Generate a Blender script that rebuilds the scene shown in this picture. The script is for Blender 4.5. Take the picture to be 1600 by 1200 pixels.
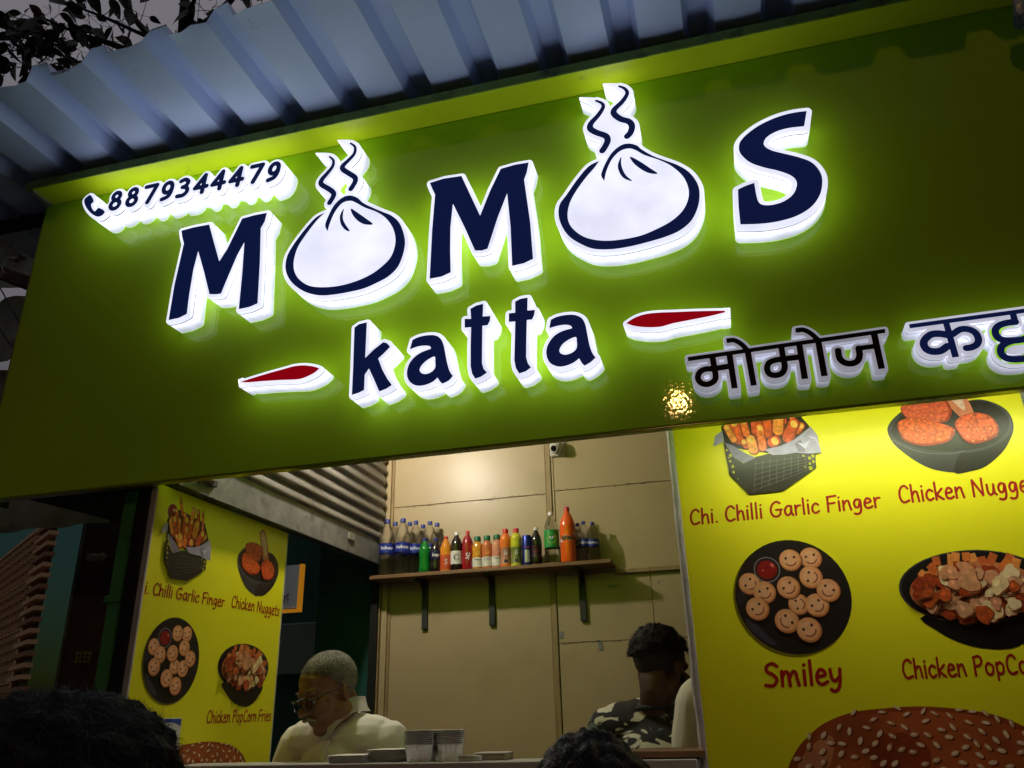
import bpy, bmesh, math, random
import numpy as np
from mathutils import Vector, Matrix, noise
from mathutils.geometry import tessellate_polygon

for o in list(bpy.data.objects):
    bpy.data.objects.remove(o)
SC = bpy.context.scene
COL = SC.collection
PI = math.pi
RND = random.Random(11)

# ------------------------------------------------------------------ camera
CAMZ = 1.55
F_PX = 1254.6
YAW, PITCH, ROLL = math.radians(14.546), math.radians(22.517), math.radians(-1.524)
_f = np.array([-math.sin(YAW) * math.cos(PITCH), math.cos(YAW) * math.cos(PITCH), math.sin(PITCH)])
_r = np.array([math.cos(YAW), math.sin(YAW), 0.0])
_u = np.cross(_r, _f)
_R = _r * math.cos(ROLL) + _u * math.sin(ROLL)
_U = _u * math.cos(ROLL) - _r * math.sin(ROLL)
cam_data = bpy.data.cameras.new('camera')
cam = bpy.data.objects.new('camera', cam_data)
COL.objects.link(cam)
cam.matrix_world = Matrix(((_R[0], _U[0], -_f[0], 0), (_R[1], _U[1], -_f[1], 0), (_R[2], _U[2], -_f[2], CAMZ), (0, 0, 0, 1)))
cam_data.sensor_width = 36
cam_data.lens = 36 * F_PX / 1600
cam_data.clip_start = 0.02
cam_data.clip_end = 2000
SC.camera = cam

# ------------------------------------------------------------------ world: dusk sky with broken cloud
W = bpy.data.worlds.new('World')
SC.world = W
W.use_nodes = True
wn, wl = W.node_tree.nodes, W.node_tree.links
wn.clear()
w_out = wn.new('ShaderNodeOutputWorld')
w_bg = wn.new('ShaderNodeBackground')
w_sky = wn.new('ShaderNodeTexSky')
w_sky.sky_type = 'NISHITA'
w_sky.sun_disc = False
w_sky.sun_elevation = math.radians(1.5)
w_sky.sun_rotation = math.radians(200)
w_tc = wn.new('ShaderNodeTexCoord')
w_map = wn.new('ShaderNodeMapping')
w_map.inputs['Scale'].default_value = (1.0, 1.0, 2.6)
w_map.inputs['Location'].default_value = (0.95, 0.4, 0.22)
w_noise = wn.new('ShaderNodeTexNoise')
w_noise.inputs['Scale'].default_value = 2.6
w_noise.inputs['Detail'].default_value = 5
w_noise.inputs['Roughness'].default_value = 0.5
w_ramp = wn.new('ShaderNodeValToRGB')
w_ramp.color_ramp.elements[0].position = 0.56
w_ramp.color_ramp.elements[1].position = 0.70
w_tint = wn.new('ShaderNodeMix'); w_tint.data_type = 'RGBA'; w_tint.blend_type = 'MULTIPLY'
w_tint.inputs['Factor'].default_value = 1.0
w_tint.inputs['B'].default_value = (0.10, 0.22, 0.26, 1)
w_mix = wn.new('ShaderNodeMix'); w_mix.data_type = 'RGBA'
w_mix.inputs['B'].default_value = (0.95, 0.90, 1.02, 1)
wl.new(w_tc.outputs['Generated'], w_map.inputs['Vector'])
wl.new(w_map.outputs['Vector'], w_noise.inputs['Vector'])
w_sep = wn.new('ShaderNodeSeparateXYZ'); wl.new(w_tc.outputs['Generated'], w_sep.inputs['Vector'])
w_bias = wn.new('ShaderNodeMath'); w_bias.operation = 'MULTIPLY_ADD'      # cloud thickens overhead, clear strip low down
w_bias.inputs[1].default_value = 0.55; wl.new(w_sep.outputs['Z'], w_bias.inputs[0])
wl.new(w_noise.outputs['Fac'], w_bias.inputs[2]); wl.new(w_bias.outputs['Value'], w_ramp.inputs['Fac'])
wl.new(w_sky.outputs['Color'], w_tint.inputs['A'])
wl.new(w_tint.outputs['Result'], w_mix.inputs['A'])
wl.new(w_ramp.outputs['Color'], w_mix.inputs['Factor'])
w_el = wn.new('ShaderNodeMapRange')            # the dusk sky is darker low down, all round
w_el.inputs['From Min'].default_value = 0.0; w_el.inputs['From Max'].default_value = 0.65
w_el.inputs['To Min'].default_value = 0.30; w_el.inputs['To Max'].default_value = 1.0
wl.new(w_sep.outputs['Z'], w_el.inputs['Value'])
w_mul = wn.new('ShaderNodeMix'); w_mul.data_type = 'RGBA'; w_mul.blend_type = 'MULTIPLY'; w_mul.inputs['Factor'].default_value = 1.0
wl.new(w_mix.outputs['Result'], w_mul.inputs['A']); wl.new(w_el.outputs['Result'], w_mul.inputs['B'])
wl.new(w_mul.outputs['Result'], w_bg.inputs['Color'])
w_bg.inputs['Strength'].default_value = 0.14
wl.new(w_bg.outputs['Background'], w_out.inputs['Surface'])

# the sun is all but down: one very weak, very soft lamp for the last light
sun_d = bpy.data.lights.new('sun', 'SUN')
sun_d.energy = 0.02
sun_d.angle = math.radians(20)
sun_d.color = (1.0, 0.85, 0.75)
sun = bpy.data.objects.new('sun', sun_d)
COL.objects.link(sun)
sun.rotation_euler = (math.radians(80), 0, math.radians(-160))

SC.view_settings.view_transform = 'Standard'
SC.view_settings.look = 'None'
SC.view_settings.exposure = 0.3
SC.view_settings.gamma = 1.0
SC.view_settings.use_curve_mapping = False
SC.cycles.use_denoising = True
SC.cycles.max_bounces = 8
SC.cycles.diffuse_bounces = 4
SC.cycles.glossy_bounces = 4
SC.cycles.transmission_bounces = 8
SC.cycles.transparent_max_bounces = 12
SC.cycles.caustics_reflective = False
SC.cycles.caustics_refractive = False
SC.cycles.sample_clamp_indirect = 3.0

# ------------------------------------------------------------------ pixel -> place (1600 x 1200 photograph)
def ray(px, py):
    a, b = (px - 800) / F_PX, -(py - 600) / F_PX
    return _R * a + _U * b + _f

def PY(px, py, Y):
    d = ray(px, py); t = Y / d[1]
    return Vector((d[0] * t, Y, CAMZ + d[2] * t))

def PX(px, py, X):
    d = ray(px, py); t = X / d[0]
    return Vector((X, d[1] * t, CAMZ + d[2] * t))

def PZ(px, py, Z):
    d = ray(px, py); t = (Z - CAMZ) / d[2]
    return Vector((d[0] * t, d[1] * t, Z))

# ------------------------------------------------------------------ materials
MATS = {}
def lin(c):
    return tuple(((x / 255) / 12.92 if x / 255 <= 0.04045 else ((x / 255 + 0.055) / 1.055) ** 2.4) for x in c)

def mat(name, color, rough=0.5, metal=0.0, var=0.0, scale=8.0, bump=0.0, bscale=60.0, coat=0.0, emit=None, es=0.0,
        spec=0.5, evar=0.0, escale=9.0, bdetail=3, dark=None, dscale=3.0, dlow=0.5, dhigh=0.7, trans=0.0, ior=1.45, stretch=None, sss=0.0):
    """Principled with colour variation (var), stains of another colour (dark), fine relief (bump)."""
    if name in MATS:
        return MATS[name]
    m = bpy.data.materials.new(name)
    m.use_nodes = True
    n, l = m.node_tree.nodes, m.node_tree.links
    b = n['Principled BSDF']
    b.inputs['Base Color'].default_value = (*color, 1)
    b.inputs['Roughness'].default_value = rough
    b.inputs['Metallic'].default_value = metal
    b.inputs['Specular IOR Level'].default_value = spec
    b.inputs['IOR'].default_value = ior
    b.inputs['Transmission Weight'].default_value = trans
    if coat:
        b.inputs['Coat Weight'].default_value = coat
        b.inputs['Coat Roughness'].default_value = 0.03
    if sss:
        b.inputs['Subsurface Weight'].default_value = sss
        b.inputs['Subsurface Radius'].default_value = (0.01, 0.004, 0.002)
    if emit:
        b.inputs['Emission Color'].default_value = (*emit, 1)
        b.inputs['Emission Strength'].default_value = es
    tc = n.new('ShaderNodeTexCoord')
    vec = tc.outputs['Object']
    if stretch:
        mp = n.new('ShaderNodeMapping'); mp.inputs['Scale'].default_value = stretch
        l.new(vec, mp.inputs['Vector']); vec = mp.outputs['Vector']
    if emit and evar:
        ne = n.new('ShaderNodeTexNoise'); ne.inputs['Scale'].default_value = escale; ne.inputs['Detail'].default_value = 3
        l.new(vec, ne.inputs['Vector'])
        me_ = n.new('ShaderNodeMapRange')
        me_.inputs['From Min'].default_value = 0.3; me_.inputs['From Max'].default_value = 0.7
        me_.inputs['To Min'].default_value = es * (1 - evar); me_.inputs['To Max'].default_value = es * (1 + evar)
        l.new(ne.outputs['Fac'], me_.inputs['Value']); l.new(me_.outputs['Result'], b.inputs['Emission Strength'])
    src = None
    if var:
        nz = n.new('ShaderNodeTexNoise'); nz.inputs['Scale'].default_value = scale; nz.inputs['Detail'].default_value = 6
        l.new(vec, nz.inputs['Vector'])
        mr = n.new('ShaderNodeMapRange')
        mr.inputs['From Min'].default_value = 0.3; mr.inputs['From Max'].default_value = 0.7
        mr.inputs['To Min'].default_value = 1 - var; mr.inputs['To Max'].default_value = 1 + var
        l.new(nz.outputs['Fac'], mr.inputs['Value'])
        mx = n.new('ShaderNodeMix'); mx.data_type = 'RGBA'; mx.blend_type = 'MULTIPLY'
        mx.inputs['Factor'].default_value = 1
        mx.inputs['A'].default_value = (*color, 1)
        l.new(mr.outputs['Result'], mx.inputs['B'])
        src = mx.outputs['Result']
    if dark:
        nz2 = n.new('ShaderNodeTexNoise'); nz2.inputs['Scale'].default_value = dscale; nz2.inputs['Detail'].default_value = 8
        nz2.inputs['Roughness'].default_value = 0.65
        l.new(vec, nz2.inputs['Vector'])
        rp = n.new('ShaderNodeMapRange')
        rp.inputs['From Min'].default_value = dlow; rp.inputs['From Max'].default_value = dhigh
        l.new(nz2.outputs['Fac'], rp.inputs['Value'])
        mx2 = n.new('ShaderNodeMix'); mx2.data_type = 'RGBA'
        mx2.inputs['A'].default_value = (*color, 1)
        mx2.inputs['B'].default_value = (*dark, 1)
        if src:
            l.new(src, mx2.inputs['A'])
        l.new(rp.outputs['Result'], mx2.inputs['Factor'])
        src = mx2.outputs['Result']
    if src:
        l.new(src, b.inputs['Base Color'])
    if bump:
        nb = n.new('ShaderNodeTexNoise'); nb.inputs['Scale'].default_value = bscale; nb.inputs['Detail'].default_value = bdetail
        l.new(vec, nb.inputs['Vector'])
        bp = n.new('ShaderNodeBump'); bp.inputs['Strength'].default_value = bump; bp.inputs['Distance'].default_value = 0.01
        l.new(nb.outputs['Fac'], bp.inputs['Height'])
        l.new(bp.outputs['Normal'], b.inputs['Normal'])
        if coat:
            l.new(bp.outputs['Normal'], b.inputs['Coat Normal'])
    MATS[name] = m
    return m

# ------------------------------------------------------------------ objects
def tag(o, label=None, cat=None, group=None, kind=None):
    if label: o['label'] = label
    if cat: o['category'] = cat
    if group: o['group'] = group
    if kind: o['kind'] = kind
    return o

def empty(name, loc=(0, 0, 0), rz=0.0, parent=None):
    o = bpy.data.objects.new(name, None)
    COL.objects.link(o)
    o.empty_display_size = 0.05
    o.location = loc
    o.rotation_euler = (0, 0, rz)
    o.parent = parent
    return o

def link_mesh(name, me, parent=None, mats=None, smooth=None):
    """link mesh data given in WORLD coordinates (parents sit at a base point, so undo their offset)"""
    if mats is not None:
        me.materials.clear()
        for m in (mats if isinstance(mats, (list, tuple)) else [mats]):
            me.materials.append(m)
    if smooth is not None:
        for p in me.polygons: p.use_smooth = True
        me.set_sharp_from_angle(angle=smooth)
    o = bpy.data.objects.new(name, me)
    COL.objects.link(o)
    if parent is not None:
        o.parent = parent
    return o

def settle(o):
    """give an object built in world coordinates its parent's inverse so it stays put"""
    if o.parent is not None:
        m = Matrix.Identity(4)
        chain = []
        p = o.parent
        while p is not None:
            chain.append(p); p = p.parent
        for p in reversed(chain):
            m = m @ p.matrix_parent_inverse @ p.matrix_basis
        o.matrix_parent_inverse = m.inverted()
    return o

def mesh_pd(name, verts, faces, mats, parent=None, smooth=None, fm=None):
    me = bpy.data.meshes.new(name)
    me.from_pydata([tuple(v) for v in verts], [], faces)
    me.update()
    o = link_mesh(name, me, parent, mats, smooth)
    if fm is not None:
        me.polygons.foreach_set('material_index', fm)
    return settle(o)

def bm_obj(name, bm, mats, parent=None, smooth=None):
    me = bpy.data.meshes.new(name)
    bm.to_mesh(me); bm.free()
    return settle(link_mesh(name, me, parent, mats, smooth))

def add_box(bm, lo, hi, bevel=0.0, M=None):
    lo, hi = Vector(lo), Vector(hi)
    vs = [bm.verts.new((x, y, z)) for x in (lo.x, hi.x) for y in (lo.y, hi.y) for z in (lo.z, hi.z)]
    fs = [(0, 1, 3, 2), (4, 6, 7, 5), (0, 4, 5, 1), (2, 3, 7, 6), (0, 2, 6, 4), (1, 5, 7, 3)]
    faces = [bm.faces.new([vs[i] for i in f]) for f in fs]
    geo = vs
    if bevel:
        es = list({e for f in faces for e in f.edges})
        r = bmesh.ops.bevel(bm, geom=es, offset=bevel, segments=1, affect='EDGES', profile=0.5)
        geo = list({v for f in r['faces'] for v in f.verts} | {v for v in vs if v.is_valid})
    if M is not None:
        bmesh.ops.transform(bm, matrix=M, verts=[v for v in geo if v.is_valid])
    return geo

def box(name, lo, hi, m, parent=None, bevel=0.002, M=None):
    bm = bmesh.new()
    add_box(bm, lo, hi, bevel, M)
    return bm_obj(name, bm, m, parent)

def quad_prism(name, pts, off, m, parent=None, bevel=0.0):
    """closed prism: polygon pts extruded by vector off"""
    n = len(pts)
    vs = [Vector(p) for p in pts] + [Vector(p) + Vector(off) for p in pts]
    fs = [tuple(range(n)), tuple(range(2 * n - 1, n - 1, -1))]
    fs += [(i + n, (i + 1) % n + n, (i + 1) % n, i) for i in range(n)]
    bm = bmesh.new()
    bv = [bm.verts.new(v) for v in vs]
    for f in fs: bm.faces.new([bv[i] for i in f])
    bmesh.ops.recalc_face_normals(bm, faces=bm.faces)
    if bevel:
        bmesh.ops.bevel(bm, geom=list(bm.edges), offset=bevel, segments=1, affect='EDGES', profile=0.5)
    return bm_obj(name, bm, m, parent)

def tube_geo(pts, rads, seg=8, cap=True):
    pts = [Vector(p) for p in pts]
    vs, fs = [], []
    up = Vector((0.13, 0.21, 0.97)).normalized()
    n = len(pts)
    for i, p in enumerate(pts):
        t = (pts[min(i + 1, n - 1)] - pts[max(i - 1, 0)])
        t = t.normalized() if t.length > 1e-9 else Vector((0, 0, 1))
        a = t.cross(up)
        if a.length < 0.05: a = t.cross(Vector((1, 0, 0)))
        a.normalize(); b = t.cross(a)
        r = rads[i] if isinstance(rads, (list, tuple)) else rads
        for k in range(seg):
            an = 2 * PI * k / seg
            vs.append(p + a * (r * math.cos(an)) + b * (r * math.sin(an)))
    for i in range(n - 1):
        for k in range(seg):
            k2 = (k + 1) % seg
            fs.append((i * seg + k, i * seg + k2, (i + 1) * seg + k2, (i + 1) * seg + k))
    if cap:
        fs.append(tuple(range(seg - 1, -1, -1)))
        fs.append(tuple((n - 1) * seg + k for k in range(seg)))
    return vs, fs

def tube(name, pts, rads, m, parent=None, seg=8, smooth=0.9):
    vs, fs = tube_geo(pts, rads, seg)
    return mesh_pd(name, vs, fs, m, parent, smooth)

def lathe_geo(prof, c, seg=20):
    """prof: (r, z) from bottom to top round the vertical through c"""
    vs, fs = [], []
    c = Vector(c)
    n = len(prof)
    for r, z in prof:
        for k in range(seg):
            an = 2 * PI * k / seg
            vs.append(c + Vector((r * math.cos(an), r * math.sin(an), z)))
    for i in range(n - 1):
        for k in range(seg):
            k2 = (k + 1) % seg
            fs.append((i * seg + k, i * seg + k2, (i + 1) * seg + k2, (i + 1) * seg + k))
    fs.append(tuple(range(seg - 1, -1, -1)))
    fs.append(tuple((n - 1) * seg + k for k in range(seg)))
    return vs, fs

def lathe(name, prof, c, m, parent=None, seg=20, smooth=0.7):
    vs, fs = lathe_geo(prof, c, seg)
    return mesh_pd(name, vs, fs, m, parent, smooth)

def catmull(pts, closed=False, n=6):
    pts = [tuple(p) for p in pts]
    out = []
    N = len(pts)
    rng = range(N if closed else N - 1)
    for i in rng:
        if closed:
            p0, p1, p2, p3 = pts[(i - 1) % N], pts[i], pts[(i + 1) % N], pts[(i + 2) % N]
        else:
            p0, p1, p2, p3 = pts[max(i - 1, 0)], pts[i], pts[i + 1], pts[min(i + 2, N - 1)]
        for k in range(n):
            t = k / n
            out.append(tuple(0.5 * ((2 * b) + (-a + c) * t + (2 * a - 5 * b + 4 * c - d) * t * t + (-a + 3 * b - 3 * c + d) * t ** 3)
                             for a, b, c, d in zip(p0, p1, p2, p3)))
    if not closed:
        out.append(pts[-1])
    return out

# ------------------------------------------------------------------ flat shapes from distance fields
def sd_poly(X, Y, poly):
    P = np.array(poly, float)
    d = np.full(X.shape, 1e9)
    ins = np.zeros(X.shape, bool)
    n = len(P)
    for i in range(n):
        a, b = P[i], P[(i + 1) % n]
        e = b - a
        L = e @ e + 1e-18
        t = np.clip(((X - a[0]) * e[0] + (Y - a[1]) * e[1]) / L, 0, 1)
        d = np.minimum(d, (X - a[0] - e[0] * t) ** 2 + (Y - a[1] - e[1] * t) ** 2)
        c = (a[1] > Y) != (b[1] > Y)
        if abs(e[1]) > 1e-15:
            ins ^= c & (X < a[0] + (Y - a[1]) / e[1] * e[0])
    d = np.sqrt(d)
    return np.where(ins, -d, d)

def sd_stroke(X, Y, pts, rads):
    P = np.array(pts, float)
    d = np.full(X.shape, 1e9)
    if not isinstance(rads, (list, tuple)): rads = [rads] * len(P)
    for i in range(len(P) - 1):
        a, b = P[i], P[i + 1]
        e = b - a
        L = e @ e + 1e-18
        t = np.clip(((X - a[0]) * e[0] + (Y - a[1]) * e[1]) / L, 0, 1)
        r = rads[i] + (rads[i + 1] - rads[i]) * t
        d = np.minimum(d, np.sqrt((X - a[0] - e[0] * t) ** 2 + (Y - a[1] - e[1] * t) ** 2) - r)
    return d

def sdf(shape, X, Y):
    """shape: list of ('p', poly) / ('h', hole poly) / ('s', pts, rads)"""
    d = np.full(X.shape, 1e9)
    for s in shape:
        if s[0] == 'p': d = np.minimum(d, sd_poly(X, Y, s[1]))
        elif s[0] == 's': d = np.minimum(d, sd_stroke(X, Y, s[1], s[2]))
    for s in shape:
        if s[0] == 'h': d = np.maximum(d, -sd_poly(X, Y, s[1]))
    return d

def bounds(shape, pad):
    xs, ys = [], []
    for s in shape:
        r = 0 if s[0] != 's' else (max(s[2]) if isinstance(s[2], (list, tuple)) else s[2])
        for p in s[1]:
            xs += [p[0] - r, p[0] + r]; ys += [p[1] - r, p[1] + r]
    return min(xs) - pad, max(xs) + pad, min(ys) - pad, max(ys) + pad

def dp(pts, tol):
    if len(pts) < 3: return pts
    keep = [False] * len(pts)
    keep[0] = keep[-1] = True
    st = [(0, len(pts) - 1)]
    A = np.array(pts)
    while st:
        i, j = st.pop()
        if j <= i + 1: continue
        e = A[j] - A[i]
        L = math.hypot(*e)
        q = A[i + 1:j] - A[i]
        dd = np.abs(e[0] * q[:, 1] - e[1] * q[:, 0]) / L if L > 1e-12 else np.hypot(q[:, 0], q[:, 1])
        k = int(np.argmax(dd))
        if dd[k] > tol:
            keep[i + 1 + k] = True
            st += [(i, i + 1 + k), (i + 1 + k, j)]
    return [p for p, k in zip(pts, keep) if k]

def contours(D, x0, y0, h, tol):
    """marching squares of D < 0; loops run with the inside on their left"""
    ins = D < 0
    ny, nx = D.shape
    nxt = {}
    code = (ins[:-1, :-1] * 1 + ins[:-1, 1:] * 2 + ins[1:, 1:] * 4 + ins[1:, :-1] * 8)
    pos = {}
    def ept(kind, i, j):
        key = (kind, i, j)
        if key not in pos:
            if kind == 0:
                a, b = D[j, i], D[j, i + 1]; t = a / (a - b)
                pos[key] = (x0 + (i + t) * h, y0 + j * h)
            else:
                a, b = D[j, i], D[j + 1, i]; t = a / (a - b)
                pos[key] = (x0 + i * h, y0 + (j + t) * h)
        return key
    T = {1: [('l', 'b')], 2: [('b', 'r')], 3: [('l', 'r')], 4: [('r', 't')], 5: [('l', 't'), ('r', 'b')], 6: [('b', 't')], 7: [('l', 't')],
         8: [('t', 'l')], 9: [('t', 'b')], 10: [('b', 'l'), ('t', 'r')], 11: [('t', 'r')], 12: [('r', 'l')], 13: [('r', 'b')], 14: [('b', 'l')]}
    js, is_ = np.nonzero((code > 0) & (code < 15))
    for j, i in zip(js.tolist(), is_.tolist()):
        for a, b in T[int(code[j, i])]:
            E = {'b': (0, i, j), 't': (0, i, j + 1), 'l': (1, i, j), 'r': (1, i + 1, j)}
            ka, kb = ept(*E[a]), ept(*E[b])
            nxt[kb] = ka            # inside on the left
    loops = []
    while nxt:
        s = next(iter(nxt))
        lp = []
        k = s
        while k in nxt:
            lp.append(pos[k]); k = nxt.pop(k)
        if len(lp) < 6: continue
        half = len(lp) // 2
        q = dp(lp[:half + 1], tol)[:-1] + dp(lp[half:] + lp[:1], tol)[:-1]
        if len(q) >= 3: loops.append(q)
    return loops

def area2(lp):
    return 0.5 * sum(a[0] * b[1] - b[0] * a[1] for a, b in zip(lp, lp[1:] + lp[:1]))

def inside(pt, lp):
    c = False
    for a, b in zip(lp, lp[1:] + lp[:1]):
        if (a[1] > pt[1]) != (b[1] > pt[1]) and pt[0] < a[0] + (pt[1] - a[1]) / (b[1] - a[1]) * (b[0] - a[0]): c = not c
    return c

def group_loops(loops):
    outs = [l for l in loops if area2(l) > 0]
    holes = [l for l in loops if area2(l) < 0]
    res = [[o] for o in outs]
    for hl in holes:
        best = None
        for g in res:
            if inside(hl[0], g[0]) and (best is None or area2(g[0]) < area2(best[0])): best = g
        if best: best.append(hl)
    return res

def level(shape, off=0.0, h=0.0015, extra=None, tol=None):
    pad = off + 4 * h
    sh = list(shape) + (list(extra) if extra else [])
    x0, x1, y0, y1 = bounds(sh, pad)
    nx, ny = int((x1 - x0) / h) + 2, int((y1 - y0) / h) + 2
    X, Y = np.meshgrid(x0 + np.arange(nx) * h, y0 + np.arange(ny) * h)
    D = sdf(shape, X, Y) - off
    if extra: D = np.minimum(D, sdf(extra, X, Y))
    D = np.where(np.abs(D) < 1e-9, 1e-9, D)
    return group_loops(contours(D, x0, y0, h, tol or h * 0.12))

def fill(groups, fn, lift=None):
    """flat mesh (verts, faces) of loops, fn maps 2D -> 3D"""
    vs, fs = [], []
    for g in groups:
        base = len(vs)
        for lp in g: vs += [fn(p) for p in lp]
        tri = tessellate_polygon([[Vector((p[0], p[1], 0)) for p in lp] for lp in g])
        flat = [p for lp in g for p in lp]
        for t in tri:
            a, b, c = (flat[i] for i in t)
            s = (b[0] - a[0]) * (c[1] - a[1]) - (b[1] - a[1]) * (c[0] - a[0])
            if abs(s) < 1e-14: continue
            fs.append(tuple(base + i for i in (t if s > 0 else (t[0], t[2], t[1]))))
    return vs, fs

def profile_solid(groups, fn3, prof):
    """sides and front of a built-up letter. prof: list of (inset, depth, material of the strip leading here)"""
    vs, fs, fm = [], [], []
    caps = []
    for g in groups:
        cap = []
        for lp in g:
            n = len(lp)
            nor = []
            for i in range(n):
                a, b, c = lp[i - 1], lp[i], lp[(i + 1) % n]
                n1 = Vector((b[1] - a[1], -(b[0] - a[0]))); n2 = Vector((c[1] - b[1], -(c[0] - b[0])))
                n1 = n1.normalized() if n1.length else n1
                n2 = n2.normalized() if n2.length else n2
                m = n1 + n2
                nor.append(m.normalized() if m.length > 1e-6 else n1)      # outward
            prev = None
            for inset, dep, mi in prof:
                base = len(vs)
                ring = [(p[0] - q.x * inset, p[1] - q.y * inset) for p, q in zip(lp, nor)]
                vs += [fn3(p, dep) for p in ring]
                if prev is not None:
                    for i in range(n):
                        j = (i + 1) % n
                        fs.append((prev + i, prev + j, base + j, base + i)); fm.append(mi)
                prev = base
            cap.append((ring, prev))
        caps.append(cap)
    for cap in caps:
        idx = [b + i for ring, b in cap for i in range(len(ring))]
        flat = [p for ring, b in cap for p in ring]
        tri = tessellate_polygon([[Vector((p[0], p[1], 0)) for p in ring] for ring, b in cap])
        for t in tri:
            a, b, c = (flat[i] for i in t)
            s = (b[0] - a[0]) * (c[1] - a[1]) - (b[1] - a[1]) * (c[0] - a[0])
            if abs(s) < 1e-14: continue
            fs.append(tuple(idx[i] for i in (t if s > 0 else (t[0], t[2], t[1])))); fm.append(prof[-1][2])
    return vs, fs, fm
# ================================================================== MATERIALS USED
# lime vinyl sign face: glossy with a fine orange-peel
M_LIME = mat('lime_vinyl', (0.44, 0.80, 0.012), rough=0.55, spec=0.12, bump=0.014, bscale=105, bdetail=1, coat=0.55, var=0.05, scale=1.5)
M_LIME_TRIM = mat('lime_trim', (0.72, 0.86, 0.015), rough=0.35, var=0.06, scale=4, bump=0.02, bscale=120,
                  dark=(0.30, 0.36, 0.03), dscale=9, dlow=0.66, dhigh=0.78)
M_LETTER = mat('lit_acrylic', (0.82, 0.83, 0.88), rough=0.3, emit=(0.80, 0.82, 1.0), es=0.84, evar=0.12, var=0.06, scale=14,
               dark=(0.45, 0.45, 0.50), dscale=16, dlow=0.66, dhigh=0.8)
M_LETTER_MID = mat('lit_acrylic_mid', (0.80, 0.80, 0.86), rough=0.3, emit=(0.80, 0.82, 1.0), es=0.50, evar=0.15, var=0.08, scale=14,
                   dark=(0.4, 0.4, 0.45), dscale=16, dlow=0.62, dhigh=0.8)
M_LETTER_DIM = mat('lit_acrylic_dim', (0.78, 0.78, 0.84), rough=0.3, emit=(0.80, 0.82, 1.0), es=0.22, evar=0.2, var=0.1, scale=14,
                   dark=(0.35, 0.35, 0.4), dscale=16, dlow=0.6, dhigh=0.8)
M_SEAM = mat('letter_seam', (0.30, 0.30, 0.38), rough=0.5, emit=(0.7, 0.72, 0.9), es=0.10)
M_SIDE = {}
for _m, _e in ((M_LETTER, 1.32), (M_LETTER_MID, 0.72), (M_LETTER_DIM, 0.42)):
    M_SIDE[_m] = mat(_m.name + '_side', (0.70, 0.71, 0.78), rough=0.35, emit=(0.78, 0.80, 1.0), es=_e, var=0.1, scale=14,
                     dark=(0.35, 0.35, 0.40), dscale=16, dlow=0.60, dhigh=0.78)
    # side glow fades towards the back, shaped to widen the halo on the board
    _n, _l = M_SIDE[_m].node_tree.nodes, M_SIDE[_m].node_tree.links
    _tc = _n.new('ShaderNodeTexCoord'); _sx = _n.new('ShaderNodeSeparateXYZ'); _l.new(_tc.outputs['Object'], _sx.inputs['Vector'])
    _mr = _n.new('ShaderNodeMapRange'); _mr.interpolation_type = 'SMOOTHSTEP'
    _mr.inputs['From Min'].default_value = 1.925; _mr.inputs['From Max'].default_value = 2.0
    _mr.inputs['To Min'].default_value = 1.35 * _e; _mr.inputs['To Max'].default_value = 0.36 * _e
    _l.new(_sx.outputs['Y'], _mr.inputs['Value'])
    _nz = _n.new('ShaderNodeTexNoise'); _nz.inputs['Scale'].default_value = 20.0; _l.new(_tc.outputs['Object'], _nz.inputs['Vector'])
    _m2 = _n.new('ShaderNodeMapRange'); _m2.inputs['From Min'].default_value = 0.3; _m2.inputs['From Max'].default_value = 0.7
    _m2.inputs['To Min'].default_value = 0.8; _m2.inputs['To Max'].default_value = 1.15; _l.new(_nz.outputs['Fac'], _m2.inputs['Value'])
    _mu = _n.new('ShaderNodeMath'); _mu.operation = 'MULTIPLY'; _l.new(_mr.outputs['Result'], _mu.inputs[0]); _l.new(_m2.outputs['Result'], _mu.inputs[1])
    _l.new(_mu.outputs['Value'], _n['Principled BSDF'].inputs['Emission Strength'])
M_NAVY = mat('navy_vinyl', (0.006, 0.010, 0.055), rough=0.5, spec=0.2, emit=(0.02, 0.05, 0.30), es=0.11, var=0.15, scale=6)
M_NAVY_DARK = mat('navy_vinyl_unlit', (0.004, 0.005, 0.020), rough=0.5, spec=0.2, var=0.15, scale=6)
M_RED = mat('red_vinyl', (0.42, 0.003, 0.010), rough=0.5, spec=0.2, emit=(0.5, 0.0, 0.01), es=0.35, var=0.1, scale=6)

# ================================================================== GROUND
MG = mat('street_concrete', (0.09, 0.085, 0.08), rough=0.85, var=0.25, scale=1.5, bump=0.3, bscale=40, dark=(0.03, 0.03, 0.03), dscale=0.6)
g = mesh_pd('ground', [(-900, -900, 0), (900, -900, 0), (900, 900, 0), (-900, 900, 0)], [(0, 1, 2, 3)], MG)
tag(g, kind='structure')

# ================================================================== SIGN BOARD
SY = 2.0                     # front plane of the board
ZB, ZT = 2.236, 3.366
XL, XR = -2.305, 1.75
sign = empty('sign_board', (0, SY, ZB))
tag(sign, 'long lime green shop sign board with lit white and navy letters', 'sign')
box('face_panel', (XL, SY, ZB), (XR, SY + 0.035, ZT), M_LIME, sign, 0.0015)
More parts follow.
